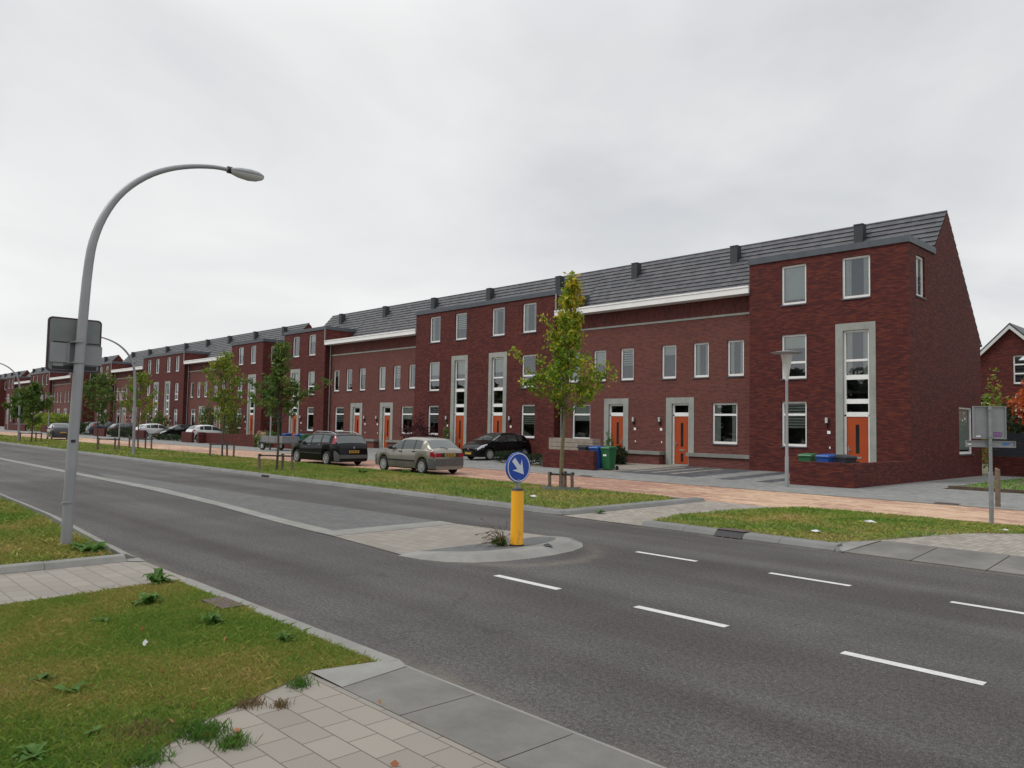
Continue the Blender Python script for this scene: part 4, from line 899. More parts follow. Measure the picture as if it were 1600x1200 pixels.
# flatbed trailer
t = thing('trailer', 'grey metal box trailer parked on the pavement beside the black estate', 'trailer', (-48.6, 25.0, .03), rad(8))
mb = MB(); mb.box(-1.25, 1.25, -.66, -.63, .52, .95); mb.box(-1.25, 1.25, .63, .66, .52, .95); mb.box(-1.25, -1.22, -.63, .63, .52, .95); mb.box(1.22, 1.25, -.63, .63, .52, .95)
for z in (.62, .73, .84): mb.box(-1.25, 1.25, -.675, -.66, z, z+.03)
for x in (-1.2, -.4, .4, 1.15): mb.box(x, x+.05, -.685, -.675, .5, .97)
mb.build('side_boards', 'metal', t); MB().box(-1.22, 1.22, -.63, .63, .46, .52).build('bed', 'wood', t)
for s in (1, -1):
    MB().lathe([(.17, -.06), (.27, -.07), (.27, .05), (.17, .06)], (0, 0, 0), 22, 'y').build('wheel', 'rubber', t, True, (.0-.85, s*.74, .27))
    MB().lathe([(.16, -.065), (.05, -.07)], (0, 0, 0), 16, 'y').build('wheel', 'rim', t, True, (-.85, s*.745, .27))
    MB().box(-1.25-.03, -1.25, s*.5-.09, s*.5+.09, .38, .47).build('tail_lamp', 'redlens', t)
MB().tube([(1.2, 0, .45), (2.3, 0, .42)], .035, 8).build('drawbar', 'metal', t, True)

# ---------------------------------------------------------------- garden walls and bins
def gwall(label, boxes, mat='brick_dark'):
    mb = MB()
    for b in boxes: mb.box(*b)
    o = mb.build('garden_wall', mat); return tag(o, label, 'wall', 'low brick garden walls along the pavement')
gwall('low brick wall wrapping the corner in front of the end house gable', [(-13.2, -10.96, 26.4, 26.62, -.02, .86), (-11.18, -10.96, 26.62, 31.66, -.02, .86)])
gwall('low brick wall in front of the three bins and the stone steps', [(-25.45, -22.35, 26.45, 26.67, -.02, .88)])
gwall('long low brick wall with a pier left of the pale hydrangeas', [(-60.6, -55.3, 26.4, 26.62, -.02, .93)])
gwall('darker brick wall in two stretches right in front of the white hatchback', [(-69.5, -67.2, 26.4, 26.62, -.02, .93), (-67.2, -61.2, 26.9, 27.12, -.02, .93), (-65.9, -65.55, 26.35, 26.9, -.02, .95)])
gwall('short brick wall end left of the black nose-out car', [(-82.2, -78.9, 26.4, 26.62, -.02, .9)])
gwall('short brick wall in front of the dark blue estate', [(-95.0, -91.2, 26.4, 26.62, -.02, .9)])
gwall('brick garden wall behind the far street tree with the pale hedge above it', [(-118, -110, 26.4, 26.62, -.02, .95)])
gwall('brick garden wall between the two farthest globe street lamps', [(-140, -127, 26.4, 26.62, -.02, .95)])
gwall('low brick wall behind the trailer beside the blue bins', [(-54.4, -50.2, 26.9, 27.12, -.02, .8)])
def wheelie(label, loc, rz, mat, group=None):
    t = thing('wheelie_bin', label, 'bin', loc, rz, group)
    b = MB(); w0, w1, d0, d1, h = .19, .235, .20, .28, .96
    b.add([(-w0, -d0, .04), (w0, -d0, .04), (w0, d0, .04), (-w0, d0, .04), (-w1, -d1, h), (w1, -d1, h), (w1, d1, h), (-w1, d1, h)], [(0, 3, 2, 1), (4, 5, 6, 7), (0, 1, 5, 4), (1, 2, 6, 5), (2, 3, 7, 6), (3, 0, 4, 7)])
    b.box(-w1-.015, w1+.015, -d1-.015, d1+.015, h-.05, h); bevel(b.build('bin_body', mat, t), .012)
    l = MB().add([(-.26, -.32, h+.003), (.26, -.32, h+.003), (.26, .30, h+.003), (-.26, .30, h+.003), (-.23, -.28, h+.06), (.23, -.28, h+.06), (.23, .27, h+.10), (-.23, .27, h+.10)], [(0, 3, 2, 1), (4, 5, 6, 7), (0, 1, 5, 4), (1, 2, 6, 5), (2, 3, 7, 6), (3, 0, 4, 7)])
    bevel(l.build('lid', mat, t), .012)
    MB().tube([(-.22, .40, h-.02), (.22, .40, h-.02)], .018, 8).build('handle', 'black', t, True)
    for s in (1, -1): MB().lathe([(.1, -.025), (.1, .025)], (s*.25, .28, .1), 16, 'x').build('wheel', 'rubber', t, True)
    return t
BG = 'wheelie bins beside the garden walls'
wheelie('green wheelie bin with a white sticker, rightmost of the three behind the middle low wall', (-22.05, 27.15, .045), rad(2), 'bingreen', BG)
MB().box(-.12, .06, -.262, -.250, .62, .70).build('bin_sticker', 'white', bpy.data.objects['wheelie_bin'])
wheelie('blue wheelie bin between the black and the green one at the middle low wall', (-22.62, 27.0, .045), rad(5), 'binblue', BG)
wheelie('black wheelie bin, leftmost of the three behind the middle low wall', (-23.5, 27.25, .06), rad(80), 'binblack', BG)
wheelie('green wheelie bin, leftmost of three behind the corner wall of the end house', (-13.25, 27.9, .05), rad(4), 'bingreen', BG)
wheelie('blue wheelie bin in the middle of three behind the corner wall of the end house', (-12.55, 27.9, .05), rad(-3), 'binblue', BG)
wheelie('black wheelie bin under the orange door of the end house', (-11.85, 27.95, .05), rad(60), 'binblack', BG)
wheelie('left one of two blue-lidded bins behind the trailer', (-53.2, 27.9, .05), rad(5), 'binblue', BG)
wheelie('blue-lidded bin nearest the black estate behind the trailer', (-51.3, 27.9, .05), rad(-4), 'binblue', BG)
wheelie('dark green bin squeezed beside the two blue-lidded bins', (-50.4, 27.9, .05), rad(3), 'bingreen', BG)
# wooden raised planter / steps
t = thing('raised_planter', 'weathered wooden raised planter with a lower step behind the middle low wall', 'planter', (-27.3, 28.8, .06), 0)
mb = MB()
for z in (0, .22, .44, .66, .88, 1.1): mb.box(.0, 2.9, 0, .6, z+.006, z+.21)
mb.build('planter_boards', 'boxwood', t); MB().box(-.35, 0.0-.01, .1, .5, .0, .72).build('step', 'conc_light', t)

# ---------------------------------------------------------------- signs, bollard, lamps
t = thing('bollard', 'yellow bollard with a round blue keep right arrow sign on the traffic island', 'bollard', (-8.66, 8.45, .072), 0)
MB().lathe([(.104, 0), (.107, .03), (.100, .06), (.097, .82), (.092, .845)], (0, 0, 0), 28).build('bollard_body', 'yellow', t, True)
MB().lathe([(.110, -.005), (.110, .022)], (0, 0, 0), 28).build('base_ring', 'black', t, True)
MB().lathe([(.099, .845), (.085, .872), (.04, .875)], (0, 0, 0), 24).build('bollard_cap', 'black', t, True)
MB().lathe([(.026, .875), (.026, 1.02)], (0, 0, 0), 12).build('sign_stem', 'metal', t, True)
MB().lathe([(.042, .875), (.042, .90)], (0, 0, 0), 12).build('stem_clamp', 'metal', t, True)
sg = MB().lathe([(.232, .02), (.236, .0), (.232, -.02)], (0, 0, 0), 40, 'x').build('sign_disc', 'blue', t, True, (0, 0, 1.20), 50)
rim_ = MB()
for k in range(48):
    a, b_ = 2*PI*k/48, 2*PI*(k+1)/48
    rim_.quad((.0215, .206*math.cos(a), .206*math.sin(a)), (.0215, .222*math.cos(a), .222*math.sin(a)), (.0215, .222*math.cos(b_), .222*math.sin(b_)), (.0215, .206*math.cos(b_), .206*math.sin(b_)))
rim_.build('sign_border', 'arrow', sg)
# arrow drawn pointing down, then turned towards lower right of the face (+y is right, seen from +x)
ar = [(-.04, .165), (.04, .165), (.04, -.0), (.125, .055), (.0, -.15), (-.125, .055), (-.04, -.0)]
a0 = rad(42); pts = [(0.023, x*math.cos(a0)-z*math.sin(a0), x*math.sin(a0)+z*math.cos(a0)) for x, z in ar]
k = MB(); k.add(pts, [(0, 6, 2, 1), (6, 5, 4), (6, 4, 2), (2, 4, 3)]); k.build('arrow', 'arrow', sg)
sg.rotation_euler = (0, 0, rad(-5))
def sodium_lamp(label, loc, direction, lean=0.0, name='street_lamp', parts=True):
    t = thing('street_lamp', label, 'street lamp', loc, 0, 'arched street lamps along the road')
    path = [(0, 0, 0), (0, .01, 1.0), (0, .03, 2.0), (0, .06, 3.2), (0, .10, 4.1), (0, .17, 4.55), (0, .32, 4.95), (0, .53, 5.28), (0, .82, 5.56), (0, 1.14, 5.76), (0, 1.50, 5.90), (0, 1.88, 5.985), (0, 2.15, 6.00)]
    P_ = [(x, y*direction, z) for x, y, z in path]
    rs = [.074, .074, .071, .067, .062, .058, .054, .050, .046, .042, .038, .034, .032]
    # finer arc
    V = [Vector(p) for p in P_]; Q = []; RR = []
    for i in range(len(V)-1):
        p0, p1, p2, p3 = V[max(i-1, 0)], V[i], V[i+1], V[min(i+2, len(V)-1)]
        for u in (0, .33, .66):
            Q.append(.5*((2*p1)+(-p0+p2)*u+(2*p0-5*p1+4*p2-p3)*u*u+(-p0+3*p1-3*p2+p3)*u**3)); RR.append(rs[i]*(1-u)+rs[i+1]*u)
    Q.append(V[-1]); RR.append(rs[-1])
    MB().tube(Q, RR, 20).build('pole', 'pole', t, True)
    MB().lathe([(.0855, 0), (.0855, .004)], (0, 0, 1.0*.62), 20).build('pole_door_line', 'metal', t)
    # lamp head
    h = MB(); n = 20; prof = [(0, .04, .045), (.04, .062, .05), (.18, .10, .085), (.36, .125, .10), (.50, .11, .085), (.60, .06, .05), (.635, .012, .015)]
    def head(zlo, zhi, sc=1):
        hb = MB(); k0 = 0
        for s_, w_, hh in prof:
            for j in range(n):
                a_ = 2*PI*j/n; zz = math.sin(a_)*hh; zz = zz*(.75 if zz > 0 else .95)
                zz = min(max(zz, zlo*hh), zhi*hh); hb.v.append((math.cos(a_)*w_*sc, s_, zz))
        for i in range(len(prof)-1):
            for j in range(n): hb.f.append((i*n+j, i*n+(j+1) % n, (i+1)*n+(j+1) % n, (i+1)*n+j))
        hb.f.append(tuple(range(n))); hb.f.append(tuple((len(prof)-1)*n+j for j in range(n))[::-1]); return hb
    hd = head(-.12, 2).build('lamp_head', 'pole', t, True, (0, 2.12*direction, 6.0), 50)
    gl_ = head(-2, -.14, .93).build('lamp_glass', 'lampglass', t, True, (0, 2.12*direction, 6.0), 50)
    MB().tube([(0, -.02, 0), (0, .06, 0)], .05, 14).build('head_collar', 'black', hd, True)
    for o in (hd, gl_): o.scale = (1.1, .98, 1.15); o.rotation_euler = (rad(1.5), 0, 0) if direction > 0 else (rad(1.5), 0, PI)
    return t
L1 = sodium_lamp('tall grey arched street lamp close to the camera with a traffic sign on it', (-12.45, 3.17, .08), 1)
L1.rotation_euler = (rad(-.3), 0, 0)
tag(L1, group='arched street lamps along the road')
MB().box(-.0, .001, -.03, .03, 1.42, 1.46).build('pole_number', 'black', L1, loc=(.084, 0, .06))
sodium_lamp('arched street lamp in the far verge with its arm pointing over the road', (-43.0, 13.9, .1), -1)
sodium_lamp('farthest arched street lamp, cut by the left edge of the picture', (-69.2, 14.0, .1), -1)
# traffic sign seen from behind on the first lamp (plates span y, face -x)
t = thing('traffic_sign', 'back of a square traffic sign with two smaller plates clamped to the near lamp pole', 'sign', (-12.45, 3.17, 0), 0)
def rrect(y0, y1, z0, z1, r, x0, x1, name, mat, par):
    pts = []
    for cy, cz, a0 in ((y1-r, z1-r, 0), (y0+r, z1-r, 90), (y0+r, z0+r, 180), (y1-r, z0+r, 270)):
        for k in range(7): a = rad(a0+15*k); pts.append((cy+r*math.cos(a), cz+r*math.sin(a)))
    n = len(pts); mb = MB().add([(x0, y, z) for y, z in pts]+[(x1, y, z) for y, z in pts], [tuple(range(n))[::-1], tuple(range(n, 2*n))]+[(i, (i+1) % n, n+(i+1) % n, n+i) for i in range(n)])
    return mb.build(name, mat, par)
rrect(-.33, .37, 2.58, 3.36, .06, -.155, -.135, 'sign_edge', 'sign_dark', t) if 'sign_dark' in MT else None
MT['sign_dark'] = plain('sign dark edge', (.045, .02, .035), .5, var=.1)
rrect(-.335, .375, 2.575, 3.365, .06, -.16, -.130, 'sign_edge', 'sign_dark', t)
rrect(-.31, .35, 2.60, 3.34, .045, -.150, -.124, 'sign_plate', 'signback', t)
MB().box(-.116, -.104, -.30, -.085, 2.71, 2.99).build('small_plate', 'signback2', t); MB().box(-.116, -.104, .13, .385, 2.69, 2.97).build('small_plate', 'signback2', t)
MB().box(-.123, -.119, -.26, .32, 2.61, 2.67).build('mounting_slot', 'black', t)
MB().box(-.122, -.117, -.25, -.12, 2.655, 2.70).build('label_patch', 'signback2', t)
for z in (3.0, 2.70):
    mb = MB(); mb.lathe([(.082, z), (.082, z+.022)], (0, .05, 0), 20); mb.box(-.13, -.075, -.06, .17, z, z+.02); mb.build('clamp_band', 'metal', t, True)
MB().box(-.122, -.11, -.26, .34, 3.0, 3.012).build('mounting_rail', 'black', t)
for y in (-.075, .12): MB().box(-.118, -.10, y-.008, y+.03, 2.70, 3.0).build('upright_rail', 'metal', t)
# right hand sign post
t = thing('sign_post', 'galvanised post with the grey backs of a rectangular sign and a narrow street name plate', 'sign', (-4.93, 18.9, .0), 0)
MB().tube([(0, 0, 0), (0, 0, 1.12)], .045, 14).tube([(0, 0, 1.12), (0, 0, 2.52)], .034, 14).build('post', 'metal', t, True)
pv = thing('x', '', 'x'); bpy.data.objects.remove(pv)
def plate(y0, y1, z0, z1, par, nm, fr=.02):
    b = MB().box(-.075, -.055, y0, y1, z0, z1); o = b.build(nm, 'signback2', par)
    f = MB().box(-.055, -.03, y0, y1, z0, z0+fr).box(-.055, -.03, y0, y1, z1-fr, z1).box(-.055, -.03, y0, y0+fr, z0+fr, z1-fr).box(-.055, -.03, y1-fr, y1, z0+fr, z1-fr); f.build('plate_rim', 'signback2', o); return o
ang = rad(-50)
pt = bpy.data.objects.new('sign_head', None); COL.objects.link(pt); pt.parent = t; pt.rotation_euler = (0, 0, ang)
a_ = plate(-.325, .345, 1.82, 2.52, t, 'sign_plate'); b_ = plate(-.47, .53, 1.64, 1.78, t, 'name_plate', .012)
for o in (a_, b_): o.rotation_euler = (0, 0, ang)
bpy.data.objects.remove(pt)
k_ = MB().box(-.054, -.052, .09, .26, 1.87, 1.97); k_.build('sticker', 'purple', a_)
sq = MB()
for i in range(5): sq.box(-.0515, -.050, .105+.03*i, .117+.03*i, 1.89, 1.955); sq.box(-.0515, -.050, .105+.03*i, .125+.03*i, 1.925, 1.933)
sq.build('sticker_writing', 'signback2', a_)
MB().box(-.054, -.052, -.26, -.17, 1.86, 1.885).build('sticker', 'white', a_)
MB().box(-.054, -.052, -.44, -.36, 1.685, 1.715).build('sticker', 'white', b_)
MB().add([(-.052, y, z) for y, z in ((.24, 1.71), (.28, 1.735), (.34, 1.74), (.42, 1.735), (.44, 1.715), (.38, 1.70), (.35, 1.685), (.30, 1.69))], [tuple(range(8))]).build('blue_tag', 'stickerblue', b_)
for z in (2.44, 1.86, 1.70): MB().lathe([(.05, z), (.05, z+.025)], (0, 0, 0), 14).build('clamp_band', 'metal', t, True)
# short wooden post
o = MB().add([(-.05, -.05, 0), (.05, -.05, 0), (.05, .05, 0), (-.05, .05, 0), (-.05, -.05, 1.0), (.05, -.05, .97), (.05, .05, .97), (-.05, .05, 1.02)], [(0, 3, 2, 1), (4, 5, 6, 7), (0, 1, 5, 4), (1, 2, 6, 5), (2, 3, 7, 6), (3, 0, 4, 7)]).build('wooden_post', 'wood', None, loc=(-5.95, 23.4, .03))
tag(o, 'short weathered wooden post standing right behind the galvanised sign post', 'post')
def globe_lamp(label, loc):
    t = thing('street_lamp', label, 'street lamp', loc, 0, 'post top lamps along the pavement')
    MB().lathe([(.065, 0), (.065, 1.0), (.052, 1.05), (.045, 3.5), (.045, 3.62)], (0, 0, 0), 16).build('pole', 'pole', t, True)
    MB().lathe([(.05, 3.6), (.075, 3.75), (.11, 4.0), (.16, 4.3), (.20, 4.50)], (0, 0, 0), 24).build('lamp_cone', 'lampglass', t, True)
    MB().lathe([(.20, 4.50), (.52, 4.545), (.53, 4.56), (.40, 4.585), (.12, 4.62), (.02, 4.635)], (0, 0, 0), 32).build('lamp_disc', 'pole', t, True, angle=50)
    return t
for x, lb in ((-12.62, 'post top lamp with a flat disc in front of the end house'), (-49.6, 'post top lamp with a flat disc behind the bushy green street tree'), (-81.0, 'slim post top lamp beside the second arched lamp'), (-107.5, 'post top lamp just left of the near lamp pole'), (-129.5, 'farthest post top lamp at the left edge')): globe_lamp(lb, (x, 25.05 if x > -20 else 24.8, .03))
# drains and covers
t = thing('kerb_gully', 'cast kerb inlet with three dark openings in the far kerb right of the driveway', 'drain', (-7.62, 12.375, .014))
mb = MB()
for i in range(4): mb.add([(i*.165, -.012, 0), (i*.165+.045, -.012, 0), (i*.165+.045, .14, .115), (i*.165, .14, .115)], [(0, 1, 2, 3)]); mb.box(i*.165, i*.165+.045, -.012, .14, -.02, .0)
mb.quad((0, .1, .112), (.54, .1, .112), (.54, .36, .116), (0, .36, .116)); mb.build('grate', 'iron', t); MB().quad((0.0, -.009, .004), (.54, -.009, .004), (.54, .12, .108), (0, .12, .108)).build('gully_opening', 'black', t)
o = MB().box(-8.12, -7.62, 3.36, 3.60, .0, .045).build('manhole_cover', 'iron'); tag(o, 'rusty square drain cover beside the near kerb', 'drain cover')
for (x, y, lb) in ((-19.8, 23.05, 'dark gutter grate in front of the long grass verge tree'), (-7.05, 23.05, 'dark gutter grate near the galvanised sign post')):
    mb = MB().box(x-.3, x+.3, y-.1, y+.14, .04, .052)
    for i in range(5): mb.box(x-.25+i*.11, x-.2+i*.11, y-.08, y+.12, .052, .056)
    tag(mb.build('gutter_grate', 'iron'), lb, 'drain')
tag(MB().box(-25.4, -24.9, 12.42, 12.5, .0, .09).build('road_gully', 'black'), 'small dark gully in the far kerb by the second street tree', 'drain')

# ---------------------------------------------------------------- leaves, trees, plants
def leafquads(C, size, seed, flatness=.0, aspect=.55):
    g = np.random.default_rng(seed); n = len(C); a = g.normal(size=(n, 3)); a[:, 2] *= (1-flatness); a /= np.linalg.norm(a, axis=1)[:, None]
    b_ = g.normal(size=(n, 3)); b_ -= (b_*a).sum(1)[:, None]*a; b_ /= np.linalg.norm(b_, axis=1)[:, None]
    s = size*(.6+.8*g.random(n))[:, None]; V = np.empty((n, 4, 3))
    V[:, 0] = C-a*s; V[:, 1] = C+b_*s*aspect; V[:, 2] = C+a*s; V[:, 3] = C-b_*s*aspect
    return V.reshape(-1, 3), np.arange(4*n).reshape(-1, 4)
def tree(label, loc, H, z0, prof, leaf, bark, nb, lpb, lsize, seed, tr=.06, group='young street trees in the grass verge', guard=None, lean=(0, 0), extra=()):
    """prof: list of (height, radius); branches rise from the stem"""
    R_ = random.Random(seed); g = np.random.default_rng(seed)
    t = thing('street_tree', label, 'tree', loc, 0, group)
    stem = [Vector((lean[0]*z/H+.03*math.sin(z*1.3+seed), lean[1]*z/H+.03*math.cos(z*1.7+seed), z)) for z in np.linspace(0, H*.97, 14)]
    MB().tube(stem, [tr*(1-.82*i/13) for i in range(14)], 10).build('trunk', bark, t, True)
    def sp_(z): i = min(int(z/(H*.97)*13), 12); f = z/(H*.97)*13-i; return stem[i].lerp(stem[i+1], min(1, f))
    br = MB(); C = []
    specs = []
    for i in range(nb):
        z = z0+(H*.93-z0)*(i/nb)**.9+R_.uniform(-.1, .1); specs.append((z, i*2.4+R_.uniform(-.5, .5), lerp(prof, z)*R_.uniform(.65, 1.1), R_.uniform(.35, .95)))
    specs += list(extra)
    for z, az, ln, rise in specs:
        p = sp_(min(z, H*.95)); d = Vector((math.cos(az), math.sin(az), rise)); pts = [p]; m_ = 7
        for k in range(1, m_+1):
            d = (d+Vector((R_.uniform(-.15, .15), R_.uniform(-.15, .15), R_.uniform(-.05, .18)))).normalized(); pts.append(pts[-1]+d*ln/m_*1.15)
        br.tube(pts, [max(.004, .022*(1-k/(m_+1))*min(1, ln)) for k in range(m_+1)], 5, False)
        nt_ = max(3, int(ln*5))
        for q in range(nt_):
            f = R_.uniform(.18, 1.0); i = min(int(f*m_), m_-1); c0 = pts[i].lerp(pts[i+1], f*m_-i)
            dd = Vector((R_.gauss(0, 1), R_.gauss(0, 1), R_.gauss(.3, .8))).normalized(); l2 = R_.uniform(.12, .38)*min(1, .4+ln*.5); c1 = c0+dd*l2
            br.tube([c0, c1], [.005, .002], 4, False); nl = int(lpb*R_.uniform(.5, 1.4))
            u_ = g.random(nl)[:, None]; C.append(np.array(c0)*(1-u_)+np.array(c1)*u_+g.normal(0, .075, (nl, 3)))
    # leaves along the top leader
    top_ = np.array([sp_(H*f) for f in g.uniform(.8, .965, int(lpb*5))]); C.append(top_+g.normal(0, .09, top_.shape))
    br.build('branches', bark, t)
    C = np.concatenate(C); V, F = leafquads(C, lsize, seed); link('crown', npmesh('crown', V, F, leaf), t)
    return t
def guard(label, loc, n=3, w=.45, h=.75, rz=0.0, board=False):
    t = thing('tree_stakes', label, 'tree stakes', loc, rz, 'stake frames around the young trees')
    ps = [(-w, -.1), (w, -.15), (.1, .35)][:n] if n <= 3 else [(-w, -.1), (w, -.15), (.15, .35), (.0, -.3)]
    for x, y in ps:
        o = MB().tube([(x, y, 0), (x+random.uniform(-.03, .03), y, h)], .05, 10).build('stake', 'wood', t, True)
        MB().tube([(x, y, h-.07), (x, y, h+.01)], .052, 10).build('band', 'black', o, True)
    if n > 1:
        mb = MB()
        for a in range(len(ps)): b2 = (a+1) % len(ps); mb.tube([(*ps[a], h-.05), (*ps[b2], h-.06)], .026, 6)
        mb.build('tie_strap', 'black', t)
    if board:
        mb = MB()
        for k in range(10):
            a, b2 = PI*(.95+k*.11), PI*(.95+(k+1)*.11); mb.quad((.55*math.cos(a), .45*math.sin(a), 0), (.55*math.cos(b2), .45*math.sin(b2), 0), (.57*math.cos(b2), .47*math.sin(b2), .12), (.57*math.cos(a), .47*math.sin(a), .12))
        mb.build('soil_edging', 'metal', t)
    return t
pr1 = [(2.2, 1.0), (2.7, 1.5), (3.1, 1.1), (3.6, .62), (4.5, .45), (5.3, .42), (5.9, .26), (6.6, .12)]
A0 = math.atan2(r0.y, r0.x)
tree('young oak turning yellow at the top, nearest street tree, in front of the low house', (-15.6, 17.0, .06), 6.75, 2.15, pr1, 'leaf_yel', 'bark', 52, 24,   .062, 21, .068, lean=(.26*r0.x, .26*r0.y),
     extra=[(2.7, A0+PI, 1.8, .35), (2.5, A0+PI+.25, 1.5, .25), (2.4, A0, 1.7, .45), (2.7, A0+.2, 1.6, .55), (3.6, A0+PI-.1, 1.45, 1.5), (3.5, A0+PI+.2, 1.25, 1.3)])
guard('four short stakes with black straps around the nearest young oak', (-15.6, 17.0, .06), 4, .33, .52, A0, True)
pr2 = [(1.4, .6), (2.0, 1.45), (2.6, 1.15), (3.2, .5), (4.0, .5), (4.6, .35), (5.6, .15)]
tree('bushy darker green street tree standing left of the black estate car', (-27.3, 13.95, .08), 4.95, 1.75, pr2, 'leaf_green', 'bark2', 36, 22, .065, 5, .05, extra=[(2.3, A0, 1.9, .2), (2.5, A0+PI, 1.3, .3)])
guard('two stakes and a rail at the bushy green street tree', (-27.3, 13.95, .08), 3, .62, .62, A0)
tree('yellow green street tree in front of the second terrace row', (-39.4, 17.1, .04), 5.55, 1.7, [(1.6, 1.1), (2.6, 1.5), (3.6, 1.2), (4.5, .8), (5.5, .3)], 'leaf_mid', 'bark2', 36, 17, .075, 9, .05)
guard('three stakes joined by a strap at the yellow green tree', (-39.4, 17.1, .04), 3, .62, .72, A0)
tree('loose green tree right of the near lamp pole, left one of two close together', (-49.9, 14.1, .1), 4.6, 1.4, [(1.3, 1.6), (2.0, 2.0), (2.8, 1.7), (3.6, .9), (4.6, .3)], 'leaf_green', 'bark2', 30, 15, .08, 13, .05)
tree('loose green tree right of the near lamp pole, right one of two close together', (-51.5, 16.9, .06), 5.0, 1.6, [(1.5, 1.3), (2.4, 1.6), (3.2, 1.3), (4.0, .7), (5, .3)], 'leaf_mid', 'bark2', 26, 13, .08, 14, .05)
guard('stake frame right of the near lamp pole, left one', (-50.9, 16.9, .06), 3, .7, .7, A0); guard('stake frame right of the near lamp pole, right one', (-48.9, 14.5, .1), 3, .6, .7, A0)
tree('dark green tree left of the near lamp pole', (-67.0, 14.4, .1), 4.6, 1.2, [(1.2, 1.5), (2.0, 1.9), (2.8, 1.3), (3.6, .7), (4.6, .2)], 'leaf_green', 'bark2', 34, 18, .10, 17, .06)
guard('stake frame under the dark green tree left of the near lamp pole', (-67.0, 14.4, .1), 3, .8, .7, A0)
for i, (x, y) in enumerate(((-84, 17.0), (-97, 14.5), (-112, 17.0), (-128, 14.5))):
    tree(['small far street tree beyond the distant hatchback', 'far street tree in the verge near the left picture edge', 'far street tree near the second farthest lamp', 'farthest street tree in the verge'][i], (x, y, .08), 4.6, 1.3, [(1.2, 1.4), (2.2, 1.7), (3.6, .9), (4.6, .3)], 'leaf_green', 'bark2', 26, 16, .16, 30+i, .06)
def shrub(label, loc, r, h, leaf, n, ls, seed, cat='shrub', name='shrub', group=None, stems=8):
    g = np.random.default_rng(seed); t = thing(name, label, cat, loc, 0, group)
    u_ = g.normal(size=(n, 3)); u_ /= np.linalg.norm(u_, axis=1)[:, None]; rr = (.45+.6*g.random(n)**.5)[:, None]
    lump = 1+.28*np.sin(u_[:, :1]*5+seed)*np.cos(u_[:, 1:2]*4+seed*.7)+.15*np.sin(u_[:, 2:]*7)
    C = u_*rr*lump*np.array([r, r, h/2])+np.array([0, 0, h*.52]); C = C[C[:, 2] > .02]
    V, F = leafquads(C, ls, seed); link('foliage', npmesh('foliage', V, F, leaf), t)
    mb = MB()
    for k in range(stems): a = 2*PI*k/stems; mb.tube([(0, 0, 0), (math.cos(a)*r*.3, math.sin(a)*r*.3, h*.45), (math.cos(a+.4)*r*.6, math.sin(a+.4)*r*.6, h*.8)], [.02, .012, .005], 5)
    mb.build('stems', 'bark2', t)
    return t
def hedge(label, x0, x1, y0, y1, h, leaf, dens, ls, seed, z=.03):
    g = np.random.default_rng(seed); V0 = (x1-x0)*(y1-y0)*h; n = int(dens*V0)
    C = np.stack([g.uniform(0, x1-x0, n), g.uniform(0, y1-y0, n), g.random(n)**.6*h*(1+.0*g.random(n))], 1); C[:, 2] *= 1+.12*np.sin(C[:, 0]*2.3+seed)+.1*np.sin(C[:, 0]*5)
    C += g.normal(0, .05, C.shape); V, F = leafquads(C, ls, seed)
    o = link('hedge', npmesh('hedge', V, F, leaf), None, (x0, y0, z)); return tag(o, label, 'hedge')
shrub('dark round shrub beside the stone bench of the low house', (-24.3, 30.6, .12), .5, .85, 'leaf_dark', 2600, .05, 3)
shrub('small pale green plant in front of the left orange door', (-25.5, 30.2, .12), .55, .4, 'leaf_weed', 700, .05, 8)
shrub('slender young shrub against the left orange door', (-25.15, 31.0, .13), .22, 1.5, 'leaf_weed', 420, .05, 6)
shrub('dark red leaved shrub under the striped blind window', (-40.6, 30.4, .12), .95, 2.15, 'leaf_red', 1500, .065, 4)
shrub('climbing shrub beside the orange door left of the black hatchback', (-38.6, 31.2, .14), .22, 1.9, 'leaf_weed', 380, .05, 16)
shrub('pale pink hydrangea bush beside the long low wall', (-54.3, 26.9, .03), .85, 1.15, 'leaf_weed', 1400, .07, 18)
for k, (dx, dz) in enumerate(((-.6, .8), (-.25, 1.0), (.1, .75), (.4, .95), (.65, .7), (-.1, .5))):
    g = np.random.default_rng(50+k); C = g.normal(0, .08, (90, 3))+np.array([-54.3+dx, 26.4, dz+.1]); V, F = leafquads(C, .04, 50+k); o = link('flower_head', npmesh('flower_head', V, F, 'leaf_pink'), None)
    par = [q for q in bpy.data.objects if q.get('label', '').startswith('pale pink hydrangea')][0]; o.parent = par; o.matrix_parent_inverse = par.matrix_world.inverted() if False else Matrix.Translation((54.3, -26.9, -.03))
hedge('low dark planting left of the middle low wall', -29.6, -25.6, 27.0, 27.6, .55, 'leaf_dark', 1500, .05, 5)
hedge('pale green hedge above the far garden wall', -131, -113, 27, 29, 2.2, 'leaf_mid', 70, .16, 6)
hedge('clipped low hedge between the parked dark cars and the pavement', -90.8, -83.0, 26.6, 27.4, .8, 'leaf_dark', 260, .1, 7)
hedge('low hedge in front of the further white hatchback', -78.4, -70.0, 26.7, 27.3, .5, 'leaf_dark', 260, .1, 8)
hedge('dark hedge behind the far distant hatchback', -112, -98, 26.8, 27.8, 1.3, 'leaf_dark', 110, .14, 9)
shrub('tall dark ivy bush in the gap between the first two terrace rows', (-64.2, 34.5, 0), 1.9, 3.0, 'leaf_dark', 2600, .12, 31)
for i, (x, y) in enumerate(((-75.2, 31.0), (-68.9, 30.6), (-88, 31.0))):
    shrub(['round green garden tree in front of the low pair of the second row', 'green garden bush right of the round garden tree', 'yellowish shrub beside the tall middle house of the second row'][i], (x, y, .1), .8, 3.3 if i < 2 else 2.6, 'leaf_green', 1100, .1, 40+i)
